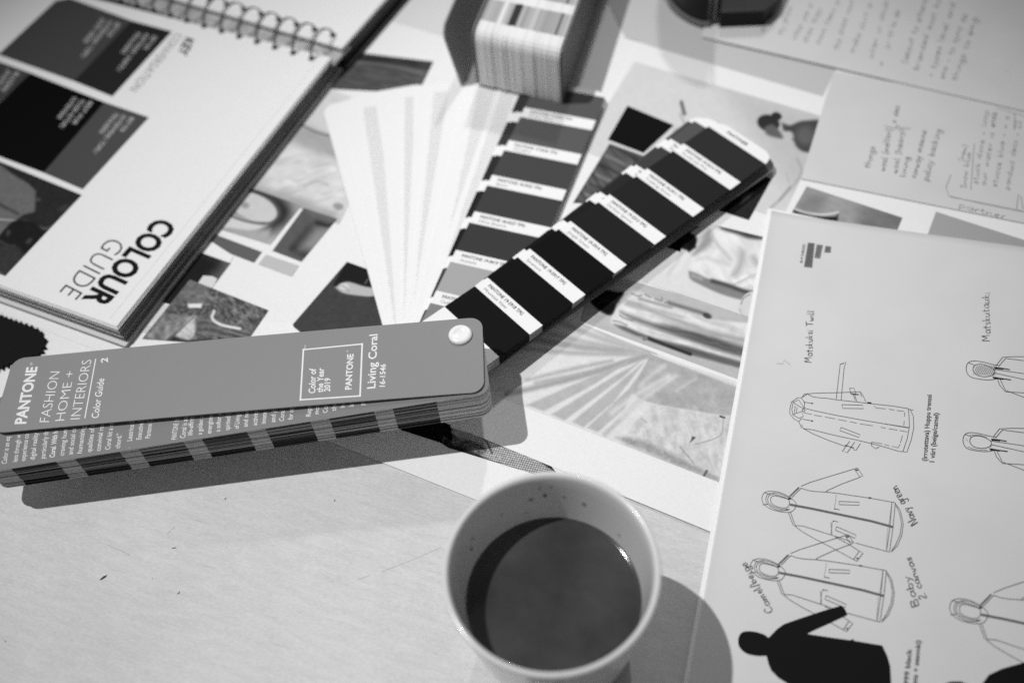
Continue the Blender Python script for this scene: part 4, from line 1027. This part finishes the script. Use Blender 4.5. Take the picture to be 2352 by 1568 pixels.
prof = [(rc + .05, zc + .55), (rc - .5, zc + .22), (rc - 1.3, zc + .05), (rc - 2.5, zc), (0.01, zc)]
lathe(mb, prof, MC, COF, 256); cof = mb.build('coffee', mug, True)
for me in (cof.data,):
    if me.polygons[-1].normal.z < 0: me.flip_normals()
# handle towards the camera
mb = MB(); ha = math.radians(-104); hd = np.array([math.cos(ha), math.sin(ha)]); hs = np.array([-hd[1], hd[0]]); V = []; nn = 14; path = []
for k in range(25):
    a = math.pi * (.5 - k / 24); path.append((36.5 + 3.6 * math.sin(a) + 22 * max(math.cos(a), 0) ** .8, 36 + 22 * math.sin(a)))
for i, (r, z_) in enumerate(path):
    j = min(i + 1, 24); k = max(i - 1, 0); t = np.array([path[j][0] - path[k][0], path[j][1] - path[k][1]]); t /= np.linalg.norm(t); nrm = np.array([-t[1], t[0]])
    for q in range(nn):
        a = 2 * math.pi * q / nn; rr = r + nrm[0] * 3.2 * math.cos(a); z2_ = z_ + nrm[1] * 3.2 * math.cos(a); s_ = 5.5 * math.sin(a)
        V.append((MC[0] + hd[0] * rr + hs[0] * s_, MC[1] + hd[1] * rr + hs[1] * s_, z2_))
mb.add(V, [[i * nn + q, i * nn + (q + 1) % nn, (i + 1) * nn + (q + 1) % nn, (i + 1) * nn + q] for i in range(24) for q in range(nn)], CER)
mb.build('mug_handle', mug, True)
# dried coffee splashes on the inner wall
mb = MB(); SPL = mat('dried_coffee', .17, .5, .3)
def wall_r(z_):
    for (r1, z1), (r2, z2_) in zip(outer[15:], outer[16:]):
        if z2_ <= z_ <= z1: return r2 + (r1 - r2) * (z_ - z2_) / (z1 - z2_)
    return 36
for ang, z_, w_, h_ in ((97, 60, 1.5, 1.1), (88, 61.5, 1.1, 2.0), (91, 66.5, .9, .8), (84, 67, .7, .9), (76, 60.5, .8, 1.0), (63, 58.5, 1.2, 1.4), (118, 58, .8, .7), (147, 56, 1.0, 1.8), (143, 60, .7, 1.5), (35, 52, .9, .9), (101, 52, .6, .6)):
    V = []; w_ *= .72; h_ *= .72
    for q in range(14):
        b = 2 * math.pi * q / 14; zz_ = z_ + h_ * math.sin(b) * random.uniform(.8, 1.15); aa = math.radians(ang) + w_ * math.cos(b) * random.uniform(.8, 1.15) / 37.; r_ = wall_r(zz_) - .12
        V.append((MC[0] + r_ * math.cos(aa), MC[1] + r_ * math.sin(aa), zz_))
    mb.face(V, SPL)
mb.build('coffee_splash', mug)

# ================================================================== DARK GLASS JAR
jc = at((1600, -20), 2.5)[:2]
jar = empty('glass_jar', (jc[0], jc[1], 2.5)); tag(jar, 'black glass jar with rounded side standing at the back edge, cut off by the frame', 'jar')
BG = mat('black_glass', .004, .18, .25)
arc = [(1526 + 0 * k, -150) for k in (0,)] + [tuple(p) for p in smooth([(1520,-90),(1526,-30),(1543,2),(1567,27),(1592,42),(1612,49),(1625,50)], 5)] + [(1634,20),(1652,-60),(1670,-150)]
o2 = [at(q, 5.5)[:2] for q in arc]
mb = MB(); prism(mb, o2, 5.5, 62, BG); mb.build('dark_body', jar)
cc_ = np.mean(o2, axis=0); base = [cc_ + (p - cc_) * 1.0 + (p - cc_) / np.linalg.norm(p - cc_) * 2.4 for p in o2]
mb = MB(); prism(mb, base, 2.5, 5.45, mat('smoked_glass', .16, .12, .4)); mb.build('glass_base', jar)
for px_ in (1626, 1640):  # slim pale grey rods stand in for lamp reflections on the jar
    q0 = at((px_, 46), 5.5)[:2]; mb = MB(); lathe(mb, [(0.01, 5), (1.1, 5), (1.1, 62), (.01, 62)], q0, mat('jar_glint_rod', .22, .1, .6), 12); mb.build('jar_glint_rod', jar, True)
mb = MB(); bp_ = [(1676,-90),(1654,20),(1651,64),(1750,60),(1776,38),(1793,0),(1806,-60)]
prism(mb, [at(q, 2.5) for q in bp_], 2.5, 14, mat('black_leather', .006, .5, .2, bump=.3, bscale=800)); bc = mb.build('black_case')
tag(bc, 'flat black case lying on the large note sheet just right of the black jar', 'case')

# ================================================================== BLACK FABRIC SWATCH
def swatch():
    core = [c4(*q) for q in ((-120,560),(-40,600),(20,628),(120,662),(230,700),(290,745),(300,800),(270,860),(180,885),(60,930),(-150,1010))]
    pts = []
    for a, b in zip(core[:-1], core[1:]):
        a, b = np.array(a), np.array(b); L = np.linalg.norm(b - a); n = max(1, int(L / 11)); d = (b - a) / L; nn = np.array([d[1], -d[0]])
        for k in range(n): pts.append(a + d * L * k / n + nn * 0); pts.append(a + d * L * (k + .5) / n + nn * 9.0)
    pts.append(np.array(core[-1]))
    mb = MB(); prism(mb, [at(q, 2.2) for q in pts], .8, 2.2, mat('black_wool', .010, .95, .1, bump=.8, bscale=500)); return mb.build('fabric_swatch')
tag(swatch(), 'black wool fabric swatch with pinked zigzag edge beside the grey deck cover', 'fabric swatch')

# renderer
scene.cycles.use_denoising = False
scene.cycles.max_bounces = 8
scene.cycles.sample_clamp_indirect = 3.0
